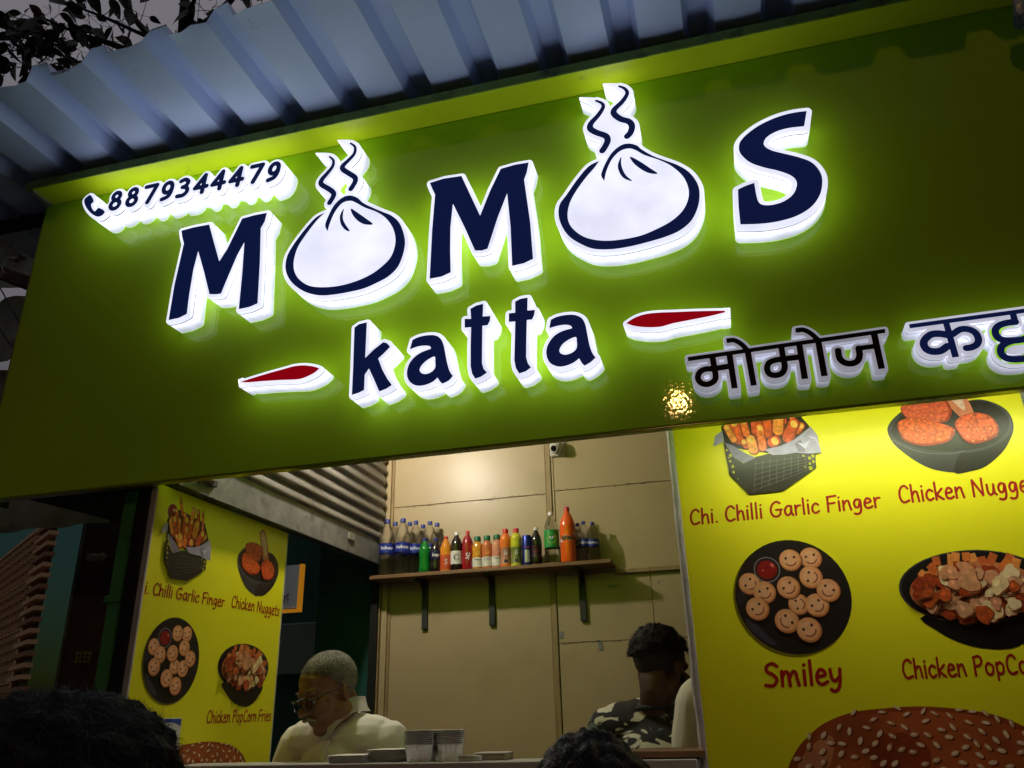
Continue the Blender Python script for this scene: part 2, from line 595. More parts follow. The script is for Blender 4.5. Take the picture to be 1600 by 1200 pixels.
# top lip: folded channel standing out over the face
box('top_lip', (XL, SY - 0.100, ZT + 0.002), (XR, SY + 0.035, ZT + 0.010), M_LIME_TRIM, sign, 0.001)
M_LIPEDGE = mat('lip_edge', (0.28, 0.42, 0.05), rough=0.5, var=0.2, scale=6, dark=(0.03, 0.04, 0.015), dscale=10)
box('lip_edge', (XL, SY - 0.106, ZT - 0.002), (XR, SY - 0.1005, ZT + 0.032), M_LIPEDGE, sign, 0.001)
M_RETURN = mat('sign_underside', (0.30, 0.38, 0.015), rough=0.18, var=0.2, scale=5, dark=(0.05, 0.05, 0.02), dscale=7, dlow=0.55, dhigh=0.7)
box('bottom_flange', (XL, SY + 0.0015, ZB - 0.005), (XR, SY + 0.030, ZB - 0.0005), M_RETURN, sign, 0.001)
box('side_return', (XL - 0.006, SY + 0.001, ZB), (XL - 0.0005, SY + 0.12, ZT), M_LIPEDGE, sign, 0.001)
# aluminium corner bead at the left end of the lip
M_ALU = mat('dull_aluminium', (0.42, 0.43, 0.42), rough=0.45, metal=0.7, var=0.15, scale=12)
box('corner_bead', (XL + 0.010, SY - 0.0985, ZT - 0.006), (XL + 0.030, SY - 0.001, ZT + 0.0015), M_ALU, sign, 0.001)

def zoomer(ox, oy, s, Y):
    def f(pts):
        out = []
        for p in pts:
            q = PY(ox + p[0] / s, oy + p[1] / s, Y)
            out.append((q.x, q.z))
        return out
    return f

def front3(Yb):
    def f(p, dep):
        return Vector((p[0], Yb - dep, p[1]))
    return f

def built_letter(name, shape, depth, border, mbody, mface, label=None, facename='letter_face', extra=None, face_shapes=None, h=0.0014):
    """a hollow lit letter: white body with a seam round its front cap, and the coloured film on its face"""
    g = level(shape, border, h, extra)
    d = depth
    prof = [(0.0, 0.001, 2), (0.0, d - 0.0185, 2), (0.0014, d - 0.0170, 1), (0.0014, d - 0.0155, 1), (-0.0006, d - 0.0140, 1),
            (-0.0006, d - 0.004, 0), (0.0006, d - 0.0014, 0), (0.0034, d, 0)]
    vs, fs, fm = profile_solid(g, front3(SY), prof)
    o = mesh_pd(name, vs, fs, [mbody, M_SEAM, M_SIDE[mbody]], sign, 0.8, fm)
    if label: o['label'] = label
    for fn, fshape, m in (face_shapes or [(facename, shape, mface)]):
        gf = level(fshape, 0.0, h)
        vs, fs, fm = profile_solid(gf, front3(SY), [(0.0, d + 0.0002, 0), (0.0, d + 0.0011, 0)])
        mesh_pd(fn, vs, fs, m, o, None)
    return o

D_BIG, D_KAT, D_DEV, D_TEL = 0.074, 0.080, 0.058, 0.092
B_ = 0.0112
# ---- M (first)
z = zoomer(250, 320, 5.714, SY - D_BIG)
built_letter('letter', [('p', z([(193,232),(300,203),(440,177),(470,290),(530,508),(600,400),(735,125),(840,95),(955,73),(935,150),(900,210),(893,500),(872,880),
    (800,912),(705,932),(735,620),(755,332),(690,450),(600,660),(545,793),(500,800),(443,798),(395,600),(342,412),(300,570),(262,800),(240,975),(170,1010),(78,1030),
    (130,720),(215,345),(200,290)]))], D_BIG, B_, M_LETTER, M_NAVY, 'first navy letter M with a white lit rim')
# ---- M (second)
z = zoomer(655, 240, 5.215, SY - D_BIG)
built_letter('letter', [('p', z([(88,240),(200,205),(345,183),(390,280),(497,508),(580,300),(665,125),(780,92),(892,73),(878,150),(855,212),(905,560),(928,858),(850,895),
    (758,915),(745,600),(717,323),(640,520),(557,775),(510,790),(455,790),(370,600),(275,408),(255,600),(253,800),(257,968),(180,1003),(86,1020),(105,640),(130,335),
    (108,290)]))], D_BIG, B_, M_LETTER, M_NAVY, 'second navy letter M between the two dumplings')
# ---- S
z = zoomer(1130, 160, 5.217, SY - D_BIG)
s_pts = [(680,72)] + catmull([(680,72),(560,88),(430,125),(300,185),(200,255),(140,320),(128,380),(150,430),(220,490),(330,530),(440,555),(540,590),(590,630),(600,680),
    (570,750),(500,805),(410,835),(330,838),(290,815),(270,755),(253,657)]) + catmull([(253,657),(180,683),(120,712)])[1:] + [(125,850),(140,995)] + \
    catmull([(140,995),(300,990),(450,970),(600,925),(720,850),(790,750),(808,640),(785,560),(720,490),(620,450),(500,420),(400,395),(345,365),(330,330),(360,280),(440,235),(540,208),(660,195)])[1:]
built_letter('letter', [('p', z(s_pts[1:]))], D_BIG, 0.0135, M_LETTER, M_NAVY, 'navy letter S with a white lit rim')

# ---- the two dumplings
def dumpling(ox, oy, s, outer, inner, folds, steam, tips, label, filler=None):
    z = zoomer(ox, oy, s, SY - D_BIG)
    k = 1.0 / s / (F_PX / 2.25)
    ring = catmull(outer) + catmull(inner)[1:-1]
    sh_ring = [('p', z(ring))]
    body = [('p', z(catmull(outer)))]
    faces = [('outline', sh_ring, M_NAVY)]
    for f in folds:
        faces.append(('fold_mark', [('p', z(catmull(f, True, 4)))], M_NAVY))
    for st in steam:
        c = catmull(st, False, 5)
        n = len(c)
        rr = [(5 + 9.5 * min(1, 2.2 * i / n)) * k * 1.45 for i in range(n)]
        sh = [('s', z(c), rr)]
        faces.append(('steam_mark', sh, M_NAVY))
        body += sh
    if filler: body.append(('p', z(filler)))
    ex = [('p', z(catmull(t, True, 4))) for t in tips]
    built_letter('dumpling_emblem', body, D_BIG, 0.0118, M_LETTER, M_NAVY, label, extra=ex, face_shapes=faces)

dumpling(430, 210, 4.2875,
    [(335,525),(270,560),(190,650),(120,745),(80,820),(70,900),(94,968),(142,1020),(208,1058),(290,1078),(380,1075),(500,1055),(600,1030),(690,990),(760,950),(820,890),(855,810),(870,730),(860,660),(830,590),(780,545),(720,520),(650,490),(590,460),(550,425),(500,410),(450,425),(400,470),(365,530),(340,590),(337,620),(352,648)],
    [(352,648),(365,600),(400,520),(450,460),(505,445),(545,460),(600,490),(680,520),(740,560),(785,620),(806,690),(800,760),(770,830),(710,890),(640,940),(540,985),(430,1015),(320,1025),(230,1015),(165,975),(130,920),(125,850),(150,760),(200,680),(260,600),(300,555),(335,525)],
    [[(460,498),(435,545),(440,600),(470,640),(500,647),(475,610),(455,570),(455,530)], [(508,498),(560,530),(610,565),(655,602),(600,603),(555,580),(520,540)]],
    [[(365,150),(390,175),(385,215),(350,260),(312,305),(310,335),(350,360),(385,385),(392,410),(365,458)],
     [(505,60),(535,85),(530,130),(490,175),(455,210),(455,235),(500,265),(535,290),(535,320),(508,365)]],
    [[(268,122),(360,122),(400,140),(375,190),(352,172),(300,142)], [(415,36),(500,34),(545,60),(515,110),(498,88),(450,58)]],
    'smaller steaming dumpling emblem standing in for the first O')
dumpling(860, 120, 4.0,
    [(305,527),(240,560),(170,640),(100,740),(58,800),(52,870),(75,940),(120,1000),(190,1045),(270,1075),(380,1078),(500,1060),(620,1030),(720,1000),(810,960),(880,900),(920,820),(933,740),(920,670),(870,600),(800,555),(720,525),(640,495),(570,455),(540,430),(490,418),(440,430),(385,475),(345,540),(320,600),(320,625),(337,652)],
    [(337,652),(350,590),(385,515),(435,465),(490,448),(535,460),(590,490),(680,520),(760,560),(830,625),(863,700),(860,770),(825,840),(760,900),(670,950),(560,995),(430,1020),(320,1025),(220,1005),(150,960),(115,910),(108,850),(125,780),(170,700),(230,620),(270,575),(305,527)],
    [[(443,500),(422,550),(430,595),(460,635),(512,652),(475,620),(452,580),(442,540)], [(498,500),(560,530),(620,570),(670,605),(620,603),(570,580),(520,540)]],
    [[(285,150),(320,165),(330,190),(300,240),(255,290),(250,325),(290,350),(345,370),(358,400),(340,440),(325,462)],
     [(430,60),(465,75),(480,105),(450,155),(400,205),(400,235),(440,265),(490,280),(510,310),(500,350),(480,372)]],
    [[(178,127),(280,128),(330,148),(300,200),(280,182),(230,152)], [(326,40),(430,40),(485,70),(445,112),(430,92),(380,64)]],
    'larger steaming dumpling emblem standing in for the second O',
    filler=[(320,235),(392,195),(420,270),(490,330),(470,430),(360,430),(350,370),(270,320)])

# ---- katta
z = zoomer(540, 480, 7.5, SY - D_KAT)
built_letter('letter', [('p', z([(105,240),(160,200),(250,178),(240,400),(230,598),(330,500),(445,410),(490,425),(522,465),(450,540),(382,602),(430,730),(490,840),(543,912),(480,955),
    (395,988),(340,860),(275,718),(225,790),(218,970),(150,1005),(75,1028),(90,700)]))], D_KAT, 0.0105, M_LETTER, M_NAVY, 'small navy letter k')
def smooth_with_corners(pts, corners):
    """Catmull through pts but sharp at the listed indices"""
    out = []
    idx = sorted(corners)
    for a, b in zip(idx, idx[1:] + [idx[0] + len(pts)]):
        seg = [pts[i % len(pts)] for i in range(a, b + 1)]
        out += catmull(seg)[:-1]
    return out
built_letter('letter', [('p', z(smooth_with_corners([(755,493),(785,385),(860,350),(960,330),(1050,332),(1110,365),(1145,430),(1165,520),(1190,650),(1220,750),(1258,805),(1210,860),(1135,897),(1105,870),(1078,825),(1020,875),
    (930,912),(840,920),(770,890),(728,830),(722,750),(750,660),(810,585),(890,530),(1003,487),(990,460),(940,450),(850,460)], [0, 1, 10, 12, 14, 24]))),
    ('h', z(catmull([(1045,580),(980,605),(910,660),(870,720),(880,765),(930,785),(990,770),(1035,735),(1053,700),(1052,640)], True)))], D_KAT, 0.0105, M_LETTER, M_NAVY, 'first small navy letter a')
z = zoomer(710, 455, 6.667, SY - D_KAT)
built_letter('letter', [('p', z([(168,185),(230,150),(300,132),(298,205),(295,265),(375,260),(370,310),(345,355),(292,360),(290,560),(288,750),(305,810),(340,848),(280,890),(218,912),(185,860),(170,780),(170,560),(175,375),(108,380),(108,290),(175,290)]))],
    D_KAT, 0.0105, M_LETTER, M_NAVY, 'first small navy letter t')
built_letter('letter', [('p', z([(633,110),(690,80),(763,68),(762,140),(760,203),(840,197),(830,250),(810,295),(755,300),(750,500),(748,690),(765,750),(798,795),(745,835),(675,858),(640,800),(625,720),(630,500),(635,315),(568,320),(568,232),(635,225)]))],
    D_KAT, 0.0105, M_LETTER, M_NAVY, 'second small navy letter t')
built_letter('letter', [('p', z(smooth_with_corners([(990,385),(1005,300),(1070,268),(1170,248),(1260,250),(1330,285),(1365,350),(1385,450),(1410,570),(1440,650),(1472,690),(1420,740),(1355,777),(1325,745),(1300,700),(1240,745),(1150,780),(1070,783),(1000,750),
    (965,690),(960,610),(990,530),(1050,460),(1130,415),(1228,388),(1210,360),(1150,350),(1070,362)], [0, 1, 10, 12, 14, 24]))),
    ('h', z(catmull([(1265,478),(1200,500),(1130,550),(1095,610),(1110,650),(1160,663),(1220,645),(1265,610),(1278,570),(1275,520)], True)))], D_KAT, 0.0105, M_LETTER, M_NAVY, 'last small navy letter a')
# ---- red swashes
z = zoomer(360, 550, 8, SY - D_BIG)
built_letter('red_swash', [('p', z(smooth_with_corners([(130,374),(300,320),(500,260),(700,205),(800,178),(920,168),(1040,182),(1112,205),(1050,260),(940,315),(840,342),(640,350),(400,365),(220,380)], [0, 7])))],
    D_BIG, 0.0088, M_LETTER, M_RED, 'red swash at the left of the small letters', extra=[('p', z([(92,338),(150,318),(150,425),(100,432)]))])
z = zoomer(960, 460, 8, SY - D_BIG)
built_letter('red_swash', [('p', z(smooth_with_corners([(150,360),(250,295),(380,250),(540,230),(760,222),(1000,212),(1300,205),(1385,208),(1380,225),(1200,270),(950,320),(740,360),(600,400),(480,412),(350,408),(230,390)], [0, 7, 8])))],
    D_BIG, 0.0088, M_LETTER, M_RED, 'red swash at the right of the small letters', extra=[('p', z([(1350,164),(1446,159),(1451,266),(1350,285)]))])
# ---- telephone number
z = zoomer(120, 240, 4.444, SY - D_TEL)
handset = [('p', z(catmull([(52,325),(75,298),(97,289),(118,330),(100,352),(108,385),(128,402),(152,378),(192,398),(188,418),(165,435),(138,437),(100,415),(65,372)], True, 3)))]
def ell(cx, cy, rx, ry, n=18, a0=0.0, a1=2 * PI):
    return [(cx + rx * math.cos(a0 + (a1 - a0) * i / n), cy + ry * math.sin(a0 + (a1 - a0) * i / n)) for i in range(n + 1)]
DIG = {'8': [ell(.5, .735, .27, .2), ell(.5, .275, .34, .235)],
       '7': [[(.1, .93), (.93, .93), (.42, .03)]],
       '9': [ell(.5, .66, .33, .28), catmull([(.83, .66), (.8, .38), (.62, .14), (.2, .05)])],
       '3': [catmull([(.2, .9), (.52, .95), (.78, .8), (.68, .6), (.42, .54)]), catmull([(.42, .54), (.72, .48), (.84, .27), (.6, .07), (.14, .07)])],
       '4': [[(.7, .02), (.72, .97), (.08, .32), (.98, .32)]]}
cen = [(272,326),(388,301),(510,279),(630,257),(742,237),(864,212),(985,187),(1110,163),(1243,138),(1368,124)]
digits = []
for ch, (cx, cy) in zip('8879344479', cen):
    sh = []
    for ln in DIG[ch]:
        pts = [(cx + (x - .5) * 90 + (y - .5) * 28, cy - (x - .5) * 20 - (y - .5) * 124) for x, y in ln]
        sh.append(('s', z(pts), 0.0082))
    digits.append(sh)
allsh = handset + [s for d in digits for s in d]
built_letter('phone_number', allsh, D_TEL, 0.0098, M_LETTER, M_NAVY, 'white block with a handset and the number 8879344479',
    face_shapes=[('handset_mark', handset, M_NAVY)] + [('digit', d, M_NAVY) for d in digits])
# ---- Devanagari words
za, zb, zc = zoomer(1060, 490, 8, SY - D_DEV), zoomer(1230, 480, 8, SY - D_DEV), zoomer(1400, 460, 8, SY - D_DEV)
q = 1.0 / 8 / (F_PX / 2.08)
head = za([(118,545)]) + zb([(1222,272),(1226,322)]) + za([(122,596)])
word1 = [('p', head),
    ('p', za([(385,540),(462,530),(490,690),(415,700)])), ('s', za(catmull([(450,690),(466,790),(440,850),(360,885),(280,865),(243,800),(270,730),(340,695),(450,688),(640,658)])), 36 * q),
    ('p', za([(600,520),(677,510),(742,930),(665,938)])),
    ('p', za([(828,480),(905,470),(980,893),(905,905)])), ('s', za(catmull([(630,338),(700,335),(790,385),(870,470)])), 30 * q), ('p', za([(600,312),(640,308),(640,368),(606,368)])),
    ('p', za([(1250,430),(1325,420),(1350,570),(1275,580)])), ('s', za(catmull([(1310,570),(1330,660),(1300,740),(1220,772),(1140,755),(1108,690),(1130,620),(1200,585),(1310,568),(1500,545)])), 36 * q),
    ('p', zb([(112,465),(188,455),(262,893),(180,900)])),
    ('p', zb([(350,440),(428,430),(507,857),(425,866)])), ('s', zb(catmull([(135,290),(200,284),(290,325),(385,410)])), 30 * q), ('p', zb([(102,265),(145,258),(145,318),(108,318)])),
    ('p', zb([(1045,345),(1128,330),(1222,765),(1140,775)])), ('s', zb([(1080,490),(890,515)]), 30 * q),
    ('s', zb(catmull([(892,515),(905,600),(880,670),(810,705),(720,695),(655,640),(636,545)])), 37 * q), ('p', zb([(594,520),(668,514),(676,560),(600,570)]))]
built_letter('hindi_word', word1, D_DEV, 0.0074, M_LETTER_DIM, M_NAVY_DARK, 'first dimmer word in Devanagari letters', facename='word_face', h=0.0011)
word2 = [('p', zc([(162,375),(1600,180),(2100,112),(2104,164),(1600,232),(172,425)])),
    ('p', zc([(590,370),(668,360),(788,780),(702,790)])), ('s', zc(catmull([(625,505),(540,492),(440,502),(365,560),(345,620),(380,685),(460,715),(560,705),(640,650)])), 42 * q),
    ('s', zc(catmull([(715,495),(800,440),(900,436),(990,480),(1030,560),(1010,625),(945,662),(880,672)])), 38 * q), ('p', zc([(850,645),(890,635),(900,705),(860,702)])),
    ('p', zc([(1420,240),(1500,230),(1533,355),(1445,365)])), ('s', zc(catmull([(1490,345),(1380,358),(1285,392),(1240,450),(1262,530),(1340,573),(1440,580),(1600,560),(1690,500),(1660,430)])), 38 * q),
    ('s', zc(catmull([(1440,585),(1350,622),(1308,680),(1322,755),(1400,805),(1520,812),(1650,790),(1720,720),(1690,650)])), 38 * q),
    ('p', zc([(1860,140),(1940,130),(2020,640),(1940,650)]))]
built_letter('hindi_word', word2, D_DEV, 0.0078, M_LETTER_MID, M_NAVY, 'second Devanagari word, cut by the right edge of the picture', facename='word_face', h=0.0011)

# ================================================================== CORRUGATED AWNING
M_TIN = mat('painted_tin', (0.55, 0.67, 0.98), rough=0.42, metal=0.0, var=0.10, scale=2.2, bump=0.05, bscale=9,
            dark=(0.12, 0.15, 0.14), dscale=9, dlow=0.66, dhigh=0.80, spec=0.6)
AZ = 3.430
PITCH_X = 0.2225
awning = empty('awning', (-0.6, SY, AZ))
tag(awning, 'corrugated pale blue metal awning sheets projecting over the sign', 'awning')
def tin_sheet(x_start, n_ribs, y_front, dz, seed):
    r = random.Random(seed)
    prof = []
    for k in range(n_ribs):
        x = x_start + k * PITCH_X
        prof += [(x, 0.0), (x + 0.040, -0.003), (x + 0.082, -0.003), (x + 0.128, 0.0), (x + 0.148, 0.048), (x + 0.202, 0.048)]
    prof += [(x_start + n_ribs * PITCH_X, 0.0), (x_start + n_ribs * PITCH_X + 0.03, 0.0)]
    ys = [0.0, 0.012, 0.05, 0.15, 0.3, 0.5, 0.8, 1.15]
    vs, fs = [], []
    n = len(prof)
    for j, dy in enumerate(ys):
        for i, (x, zz) in enumerate(prof):
            yf = y_front(x) + (r.uniform(-0.006, 0.006) if j < 2 else 0)
            w = 0.0025 * noise.noise(Vector((x * 3, dy * 4, seed)))
            vs.append((x, yf + dy, AZ + dz + zz + w + (r.uniform(-0.003, 0.004) if j == 0 else 0)))
    for j in range(len(ys) - 1):
        for i in range(n - 1):
            a = j * n + i
            fs.append((a, a + 1, a + n + 1, a + n))
    bm = bmesh.new()
    bv = [bm.verts.new(v) for v in vs]
    for f in fs: bm.faces.new([bv[i] for i in f])
    bmesh.ops.recalc_face_normals(bm, faces=bm.faces)
    bmesh.ops.solidify(bm, geom=list(bm.faces), thickness=0.0012)
    return bm_obj('roof_sheet', bm, M_TIN, awning, 0.3)
yfront = lambda x: 1.455 - 0.058 * (x + 1.06)
x0 = -1.176 - 7 * PITCH_X
for i, (k0, nr) in enumerate([(0, 5), (5, 6), (11, 5), (16, 5)]):
    tin_sheet(x0 + k0 * PITCH_X, nr, yfront, 0.0022 * (i % 2), 31 + i)
M_BLACKSTEEL = mat('dark_steel', (0.025, 0.026, 0.028), rough=0.55, var=0.3, scale=12)
box('purlin', (-2.9, 2.09, AZ - 0.045), (1.9, 2.13, AZ - 0.006), M_BLACKSTEEL, awning, 0.002)

# rolled clear plastic sheet tied up under the awning at the right
M_PLASTIC = mat('rolled_plastic', (0.55, 0.62, 0.64), rough=0.18, var=0.25, scale=30, bump=0.35, bscale=45, coat=0.4)
rc_ = PY(1603, 18, SY - 0.13)
roll = empty('plastic_roll', rc_)
tag(roll, 'rolled up clear plastic sheet under the awning at top right', 'plastic sheet')
def spiral(turns, r0, r1, n):
    return [(r0 + (r1 - r0) * i / n) for i in range(n + 1)], [turns * 2 * PI * i / n for i in range(n + 1)]
rv, rf = [], []
rs_, as_ = spiral(3.4, 0.010, 0.050, 90)
nx_ = 10
for j in range(nx_ + 1):
    for r_, a_ in zip(rs_, as_):
        w_ = 1 + 0.10 * noise.noise(Vector((j * .35, a_ * .8, 1))) + 0.05 * math.sin(3 * a_ + j)
        jag = 0.010 * noise.noise(Vector((a_ * 1.3, 7, 2))) if j == 0 else 0
        rv.append((rc_.x - 0.015 + jag + 0.09 * j, rc_.y + r_ * w_ * math.cos(a_), rc_.z + r_ * w_ * math.sin(a_)))
for j in range(nx_):
    for i in range(90):
        q_ = j * 91 + i
        rf.append((q_, q_ + 1, q_ + 92, q_ + 91))
mesh_pd('sheet', rv, rf, M_PLASTIC, roll, 1.0)
fl = [(rc_.x - 0.02, rc_.y - 0.02, rc_.z + 0.05), (rc_.x - 0.034, rc_.y - 0.03, rc_.z + 0.01), (rc_.x - 0.028, rc_.y - 0.02, rc_.z - 0.026), (rc_.x + 0.004, rc_.y - 0.03, rc_.z - 0.012), (rc_.x + 0.004, rc_.y - 0.045, rc_.z + 0.04)]
quad_prism('loose_flap', fl, (0.002, 0.004, 0.001), M_PLASTIC, roll)
# ================================================================== LEFT NEIGHBOURHOOD
LX = -1.67                    # side wall of the shop
BY = 3.70                     # back wall of the shop
M_SOOT = mat('sooty_concrete', (0.035, 0.030, 0.027), rough=0.9, var=0.35, scale=5, bump=0.2, bscale=30)
M_BROWNWALL = mat('brown_plaster', (0.085, 0.055, 0.042), rough=0.85, var=0.3, scale=4, bump=0.15, bscale=40)
M_GREENPAINT = mat('green_gloss_paint', (0.075, 0.34, 0.11), rough=0.42, var=0.18, scale=7, bump=0.08, bscale=50,
                   dark=(0.03, 0.035, 0.02), dscale=11, dlow=0.6, dhigh=0.72)
M_DKGREEN = mat('dark_green_wall', (0.045, 0.15, 0.115), rough=0.6, var=0.25, scale=3, bump=0.1, bscale=25)
M_TRIM = mat('weathered_aluminium', (0.50, 0.48, 0.45), rough=0.55, metal=0.0, var=0.2, scale=9, dark=(0.16, 0.13, 0.10), dscale=14, dlow=0.6, dhigh=0.8)

# soffit slab left of the shop, seen from below under the end of the sign
e0 = PZ(35, 779, 2.262); e1 = PZ(186, 816, 2.262)
s_ = quad_prism('concrete_soffit', [(e0.x, 2.05, 2.262), (LX - 0.03, 2.05, 2.262), (LX - 0.03, e1.y, 2.262), (e1.x, e1.y, 2.262)], (0, 0, 0.09), M_SOOT)
tag(s_, 'dark concrete soffit slab behind the left end of the sign', 'soffit')

# neighbour's pillar with a pale corner edge
NY = 3.15
pa, pb = PY(137, 812, NY), PY(90, 1075, NY)
xa = (pa.x + pb.x) / 2
nb = empty('neighbour_pillar', (xa, NY, 0))
tag(nb, 'dark brown pillar of the next building left of the green post', 'pillar')
box('shaft', (xa, NY, 0), (PY(212, 900, NY).x, NY + 0.22, 2.90), M_BROWNWALL, nb, 0.004)
M_PALEEDGE = mat('pale_metal_edge', (0.16, 0.17, 0.16), rough=0.5, var=0.2, scale=8)
box('edge_strip', (xa - 0.016, NY - 0.008, 0), (xa - 0.001, NY + 0.03, 2.90), M_PALEEDGE, nb, 0.002)
v0 = PY(121, 1018, NY - 0.01); v1 = PY(138, 1036, NY - 0.01)
M_VENT = mat('dull_brass', (0.30, 0.26, 0.13), rough=0.6, var=0.2, scale=20)
for i in range(4):
    x = v0.x + (v1.x - v0.x) * i / 3
    box('vent_bar', (x - 0.004, NY - 0.012, v1.z), (x + 0.004, NY - 0.001, v0.z), M_VENT, nb, 0.001)
for i in range(3):
    zz = v1.z + (v0.z - v1.z) * (i + 0.5) / 3
    box('vent_bar', (v0.x, NY - 0.010, zz - 0.004), (v1.x, NY - 0.002, zz + 0.004), M_VENT, nb, 0.001)
# pipe with a pale rag tied round it
pp = [PY(x, y, NY - 0.12) for x, y in ((134, 867), (150, 869), (178, 872), (196, 873))]
pipe = tube('rusty_pipe', pp, 0.011, mat('rusty_pipe', (0.10, 0.045, 0.03), rough=0.8, var=0.3, scale=20))
tag(pipe, 'thin rusty horizontal pipe in front of the brown pillar', 'pipe')
bm = bmesh.new()
bmesh.ops.create_icosphere(bm, subdivisions=4, radius=1.0)
ra, rb = PY(136, 868, NY - 0.13), PY(166, 872, NY - 0.13)
for v in bm.verts:
    n1 = noise.noise(v.co * 2.2); n2 = noise.noise(v.co * 5 + Vector((3, 1, 0)))
    waist = 0.55 + 0.45 * abs(v.co.x) ** 0.8
    v.co = Vector((v.co.x * (rb.x - ra.x) / 2 * 1.05, v.co.y * 0.018 * waist, v.co.z * 0.022 * waist * (1 + 0.5 * n1 + 0.25 * n2) - 0.008 * abs(n2)))
    v.co += (ra + rb) / 2
rag = bm_obj('tied_rag', bm, mat('pale_rag', (0.34, 0.33, 0.24), rough=0.9, var=0.25, scale=30, bump=0.3, bscale=90), None, 1.2)
tag(rag, 'pale rag knotted round the rusty pipe', 'rag')

# green steel post with a collar
GY = 2.085
t0, t1, b0, b1 = PY(195.5, 768, GY), PY(214.5, 766, GY), PY(144, 1080, GY), PY(165.5, 1080, GY)
gx0, gx1 = (t0.x + b0.x) / 2, (t1.x + b1.x) / 2
post = empty('green_post', (gx0, GY, 0))
tag(post, 'green painted steel post at the left end of the shop front', 'post')
box('shaft', (gx0, GY, 0), (gx1, GY + 0.034, 2.24), M_GREENPAINT, post, 0.004)
cz = PY(172, 937, GY).z
box('collar', (gx0 - 0.010, GY - 0.006, cz - 0.010), (gx1 + 0.003, GY + 0.038, cz + 0.012), M_GREENPAINT, post, 0.003)
# black gap panel and the shutter's guide channel
GY = 2.031
gq0, gq1 = PY(238.5, 760, GY), PY(245, 760, GY)
gd = empty('shutter_guide', (gq0.x, GY, 0))
tag(gd, 'grey metal guide channel standing between green post and left menu poster', 'guide rail')
box('back_plate', (PY(216, 768, GY + 0.030).x, GY + 0.030, 0), (gq0.x + 0.002, GY + 0.036, 2.225), mat('black_backing', (0.008, 0.008, 0.008), rough=0.5), gd, 0.001)
box('channel_face', (gq0.x - 0.004, GY + 0.004, 0), (gq1.x, GY + 0.012, 2.2305), M_TRIM, gd, 0.001)
box('channel_lip', (gq0.x - 0.012, GY + 0.001, 0), (gq0.x - 0.0045, GY + 0.020, 2.225), mat('channel_dark', (0.03, 0.028, 0.026), rough=0.5, metal=0.4), gd, 0.001)
# wall that carries the left poster
# dark green wall and clutter beyond the side opening
DY = 4.55
dwx = PY(152, 950, DY).x
dw = box('passage_wall', (dwx, DY, 0), (-1.55, DY + 0.1, 3.4), M_DKGREEN, None, 0.003)
tag(dw, 'dark green wall at the end of the side passage', 'wall')
pw = box('passage_side_wall', (-2.02, 3.76, 0), (-1.62, 4.54, 3.3), mat('passage_teal', (0.020, 0.085, 0.070), rough=0.45, var=0.2, scale=4), None, 0.003)
tag(pw, 'teal painted return wall beside the beige back wall', 'wall')
c0, c1 = PY(436, 975, DY - 0.06), PY(505, 1052, DY - 0.06)
cb = box('grey_cabinet', (c0.x, DY - 0.06, c1.z), (c1.x, DY - 0.004, c0.z), mat('grey_green_laminate', (0.34, 0.44, 0.39), rough=0.5, var=0.12, scale=6), None, 0.006)
tag(cb, 'grey green wall cabinet in the dark passage behind the old man', 'cabinet')
# small board with an orange edge; faint glow added so it shows in the dark
SYB = 3.75
o0, o1 = PY(436, 884, SYB), PY(470, 952, SYB)
sb = empty('orange_edged_board', (o1.x, SYB, o1.z))
tag(sb, 'small grey notice board with an orange edge and red Devanagari letters', 'notice board')
box('panel', (o0.x - 0.10, SYB, o1.z + 0.010), (o1.x - 0.022, SYB + 0.012, o0.z - 0.002), mat('grey_notice_glow', (0.48, 0.50, 0.52), rough=0.5, var=0.1, scale=8, emit=(0.8, 0.85, 0.9), es=0.035), sb, 0.001)
M_ORANGE = mat('orange_edge_glow', (0.85, 0.36, 0.03), rough=0.5, emit=(1.0, 0.38, 0.02), es=0.22, var=0.15, scale=10)
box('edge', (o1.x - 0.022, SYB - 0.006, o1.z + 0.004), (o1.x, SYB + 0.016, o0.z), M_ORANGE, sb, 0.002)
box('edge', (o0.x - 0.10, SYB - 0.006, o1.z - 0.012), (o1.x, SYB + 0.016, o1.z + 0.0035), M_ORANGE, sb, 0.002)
M_REDINK = mat('red_ink', (0.32, 0.012, 0.012), rough=0.5)
w0 = PY(446, 938, SYB - 0.002)
k = 0.0026
hw = [('s', [(w0.x - 8 * k, w0.z + 8 * k), (w0.x + 6 * k, w0.z + 9 * k)], k), ('s', [(w0.x - 3 * k, w0.z + 8 * k), (w0.x - 3 * k, w0.z - 5 * k)], k),
      ('s', [(w0.x - 7 * k, w0.z + 1 * k), (w0.x - 2 * k, w0.z - 1 * k)], k), ('s', catmull([(w0.x + 2 * k, w0.z + 8 * k), (w0.x + 1 * k, w0.z + 3 * k), (w0.x + 6 * k, w0.z + 2 * k), (w0.x + 4 * k, w0.z - 4 * k)]), k),
      ('s', [(w0.x + 2 * k, w0.z + 9 * k), (w0.x + 5 * k, w0.z + 14 * k)], k)]
vs, fs = fill(level(hw, 0, 0.0008), lambda p: Vector((p[0], SYB - 0.0008, p[1])))
mesh_pd('lettering', vs, fs, M_REDINK, sb)

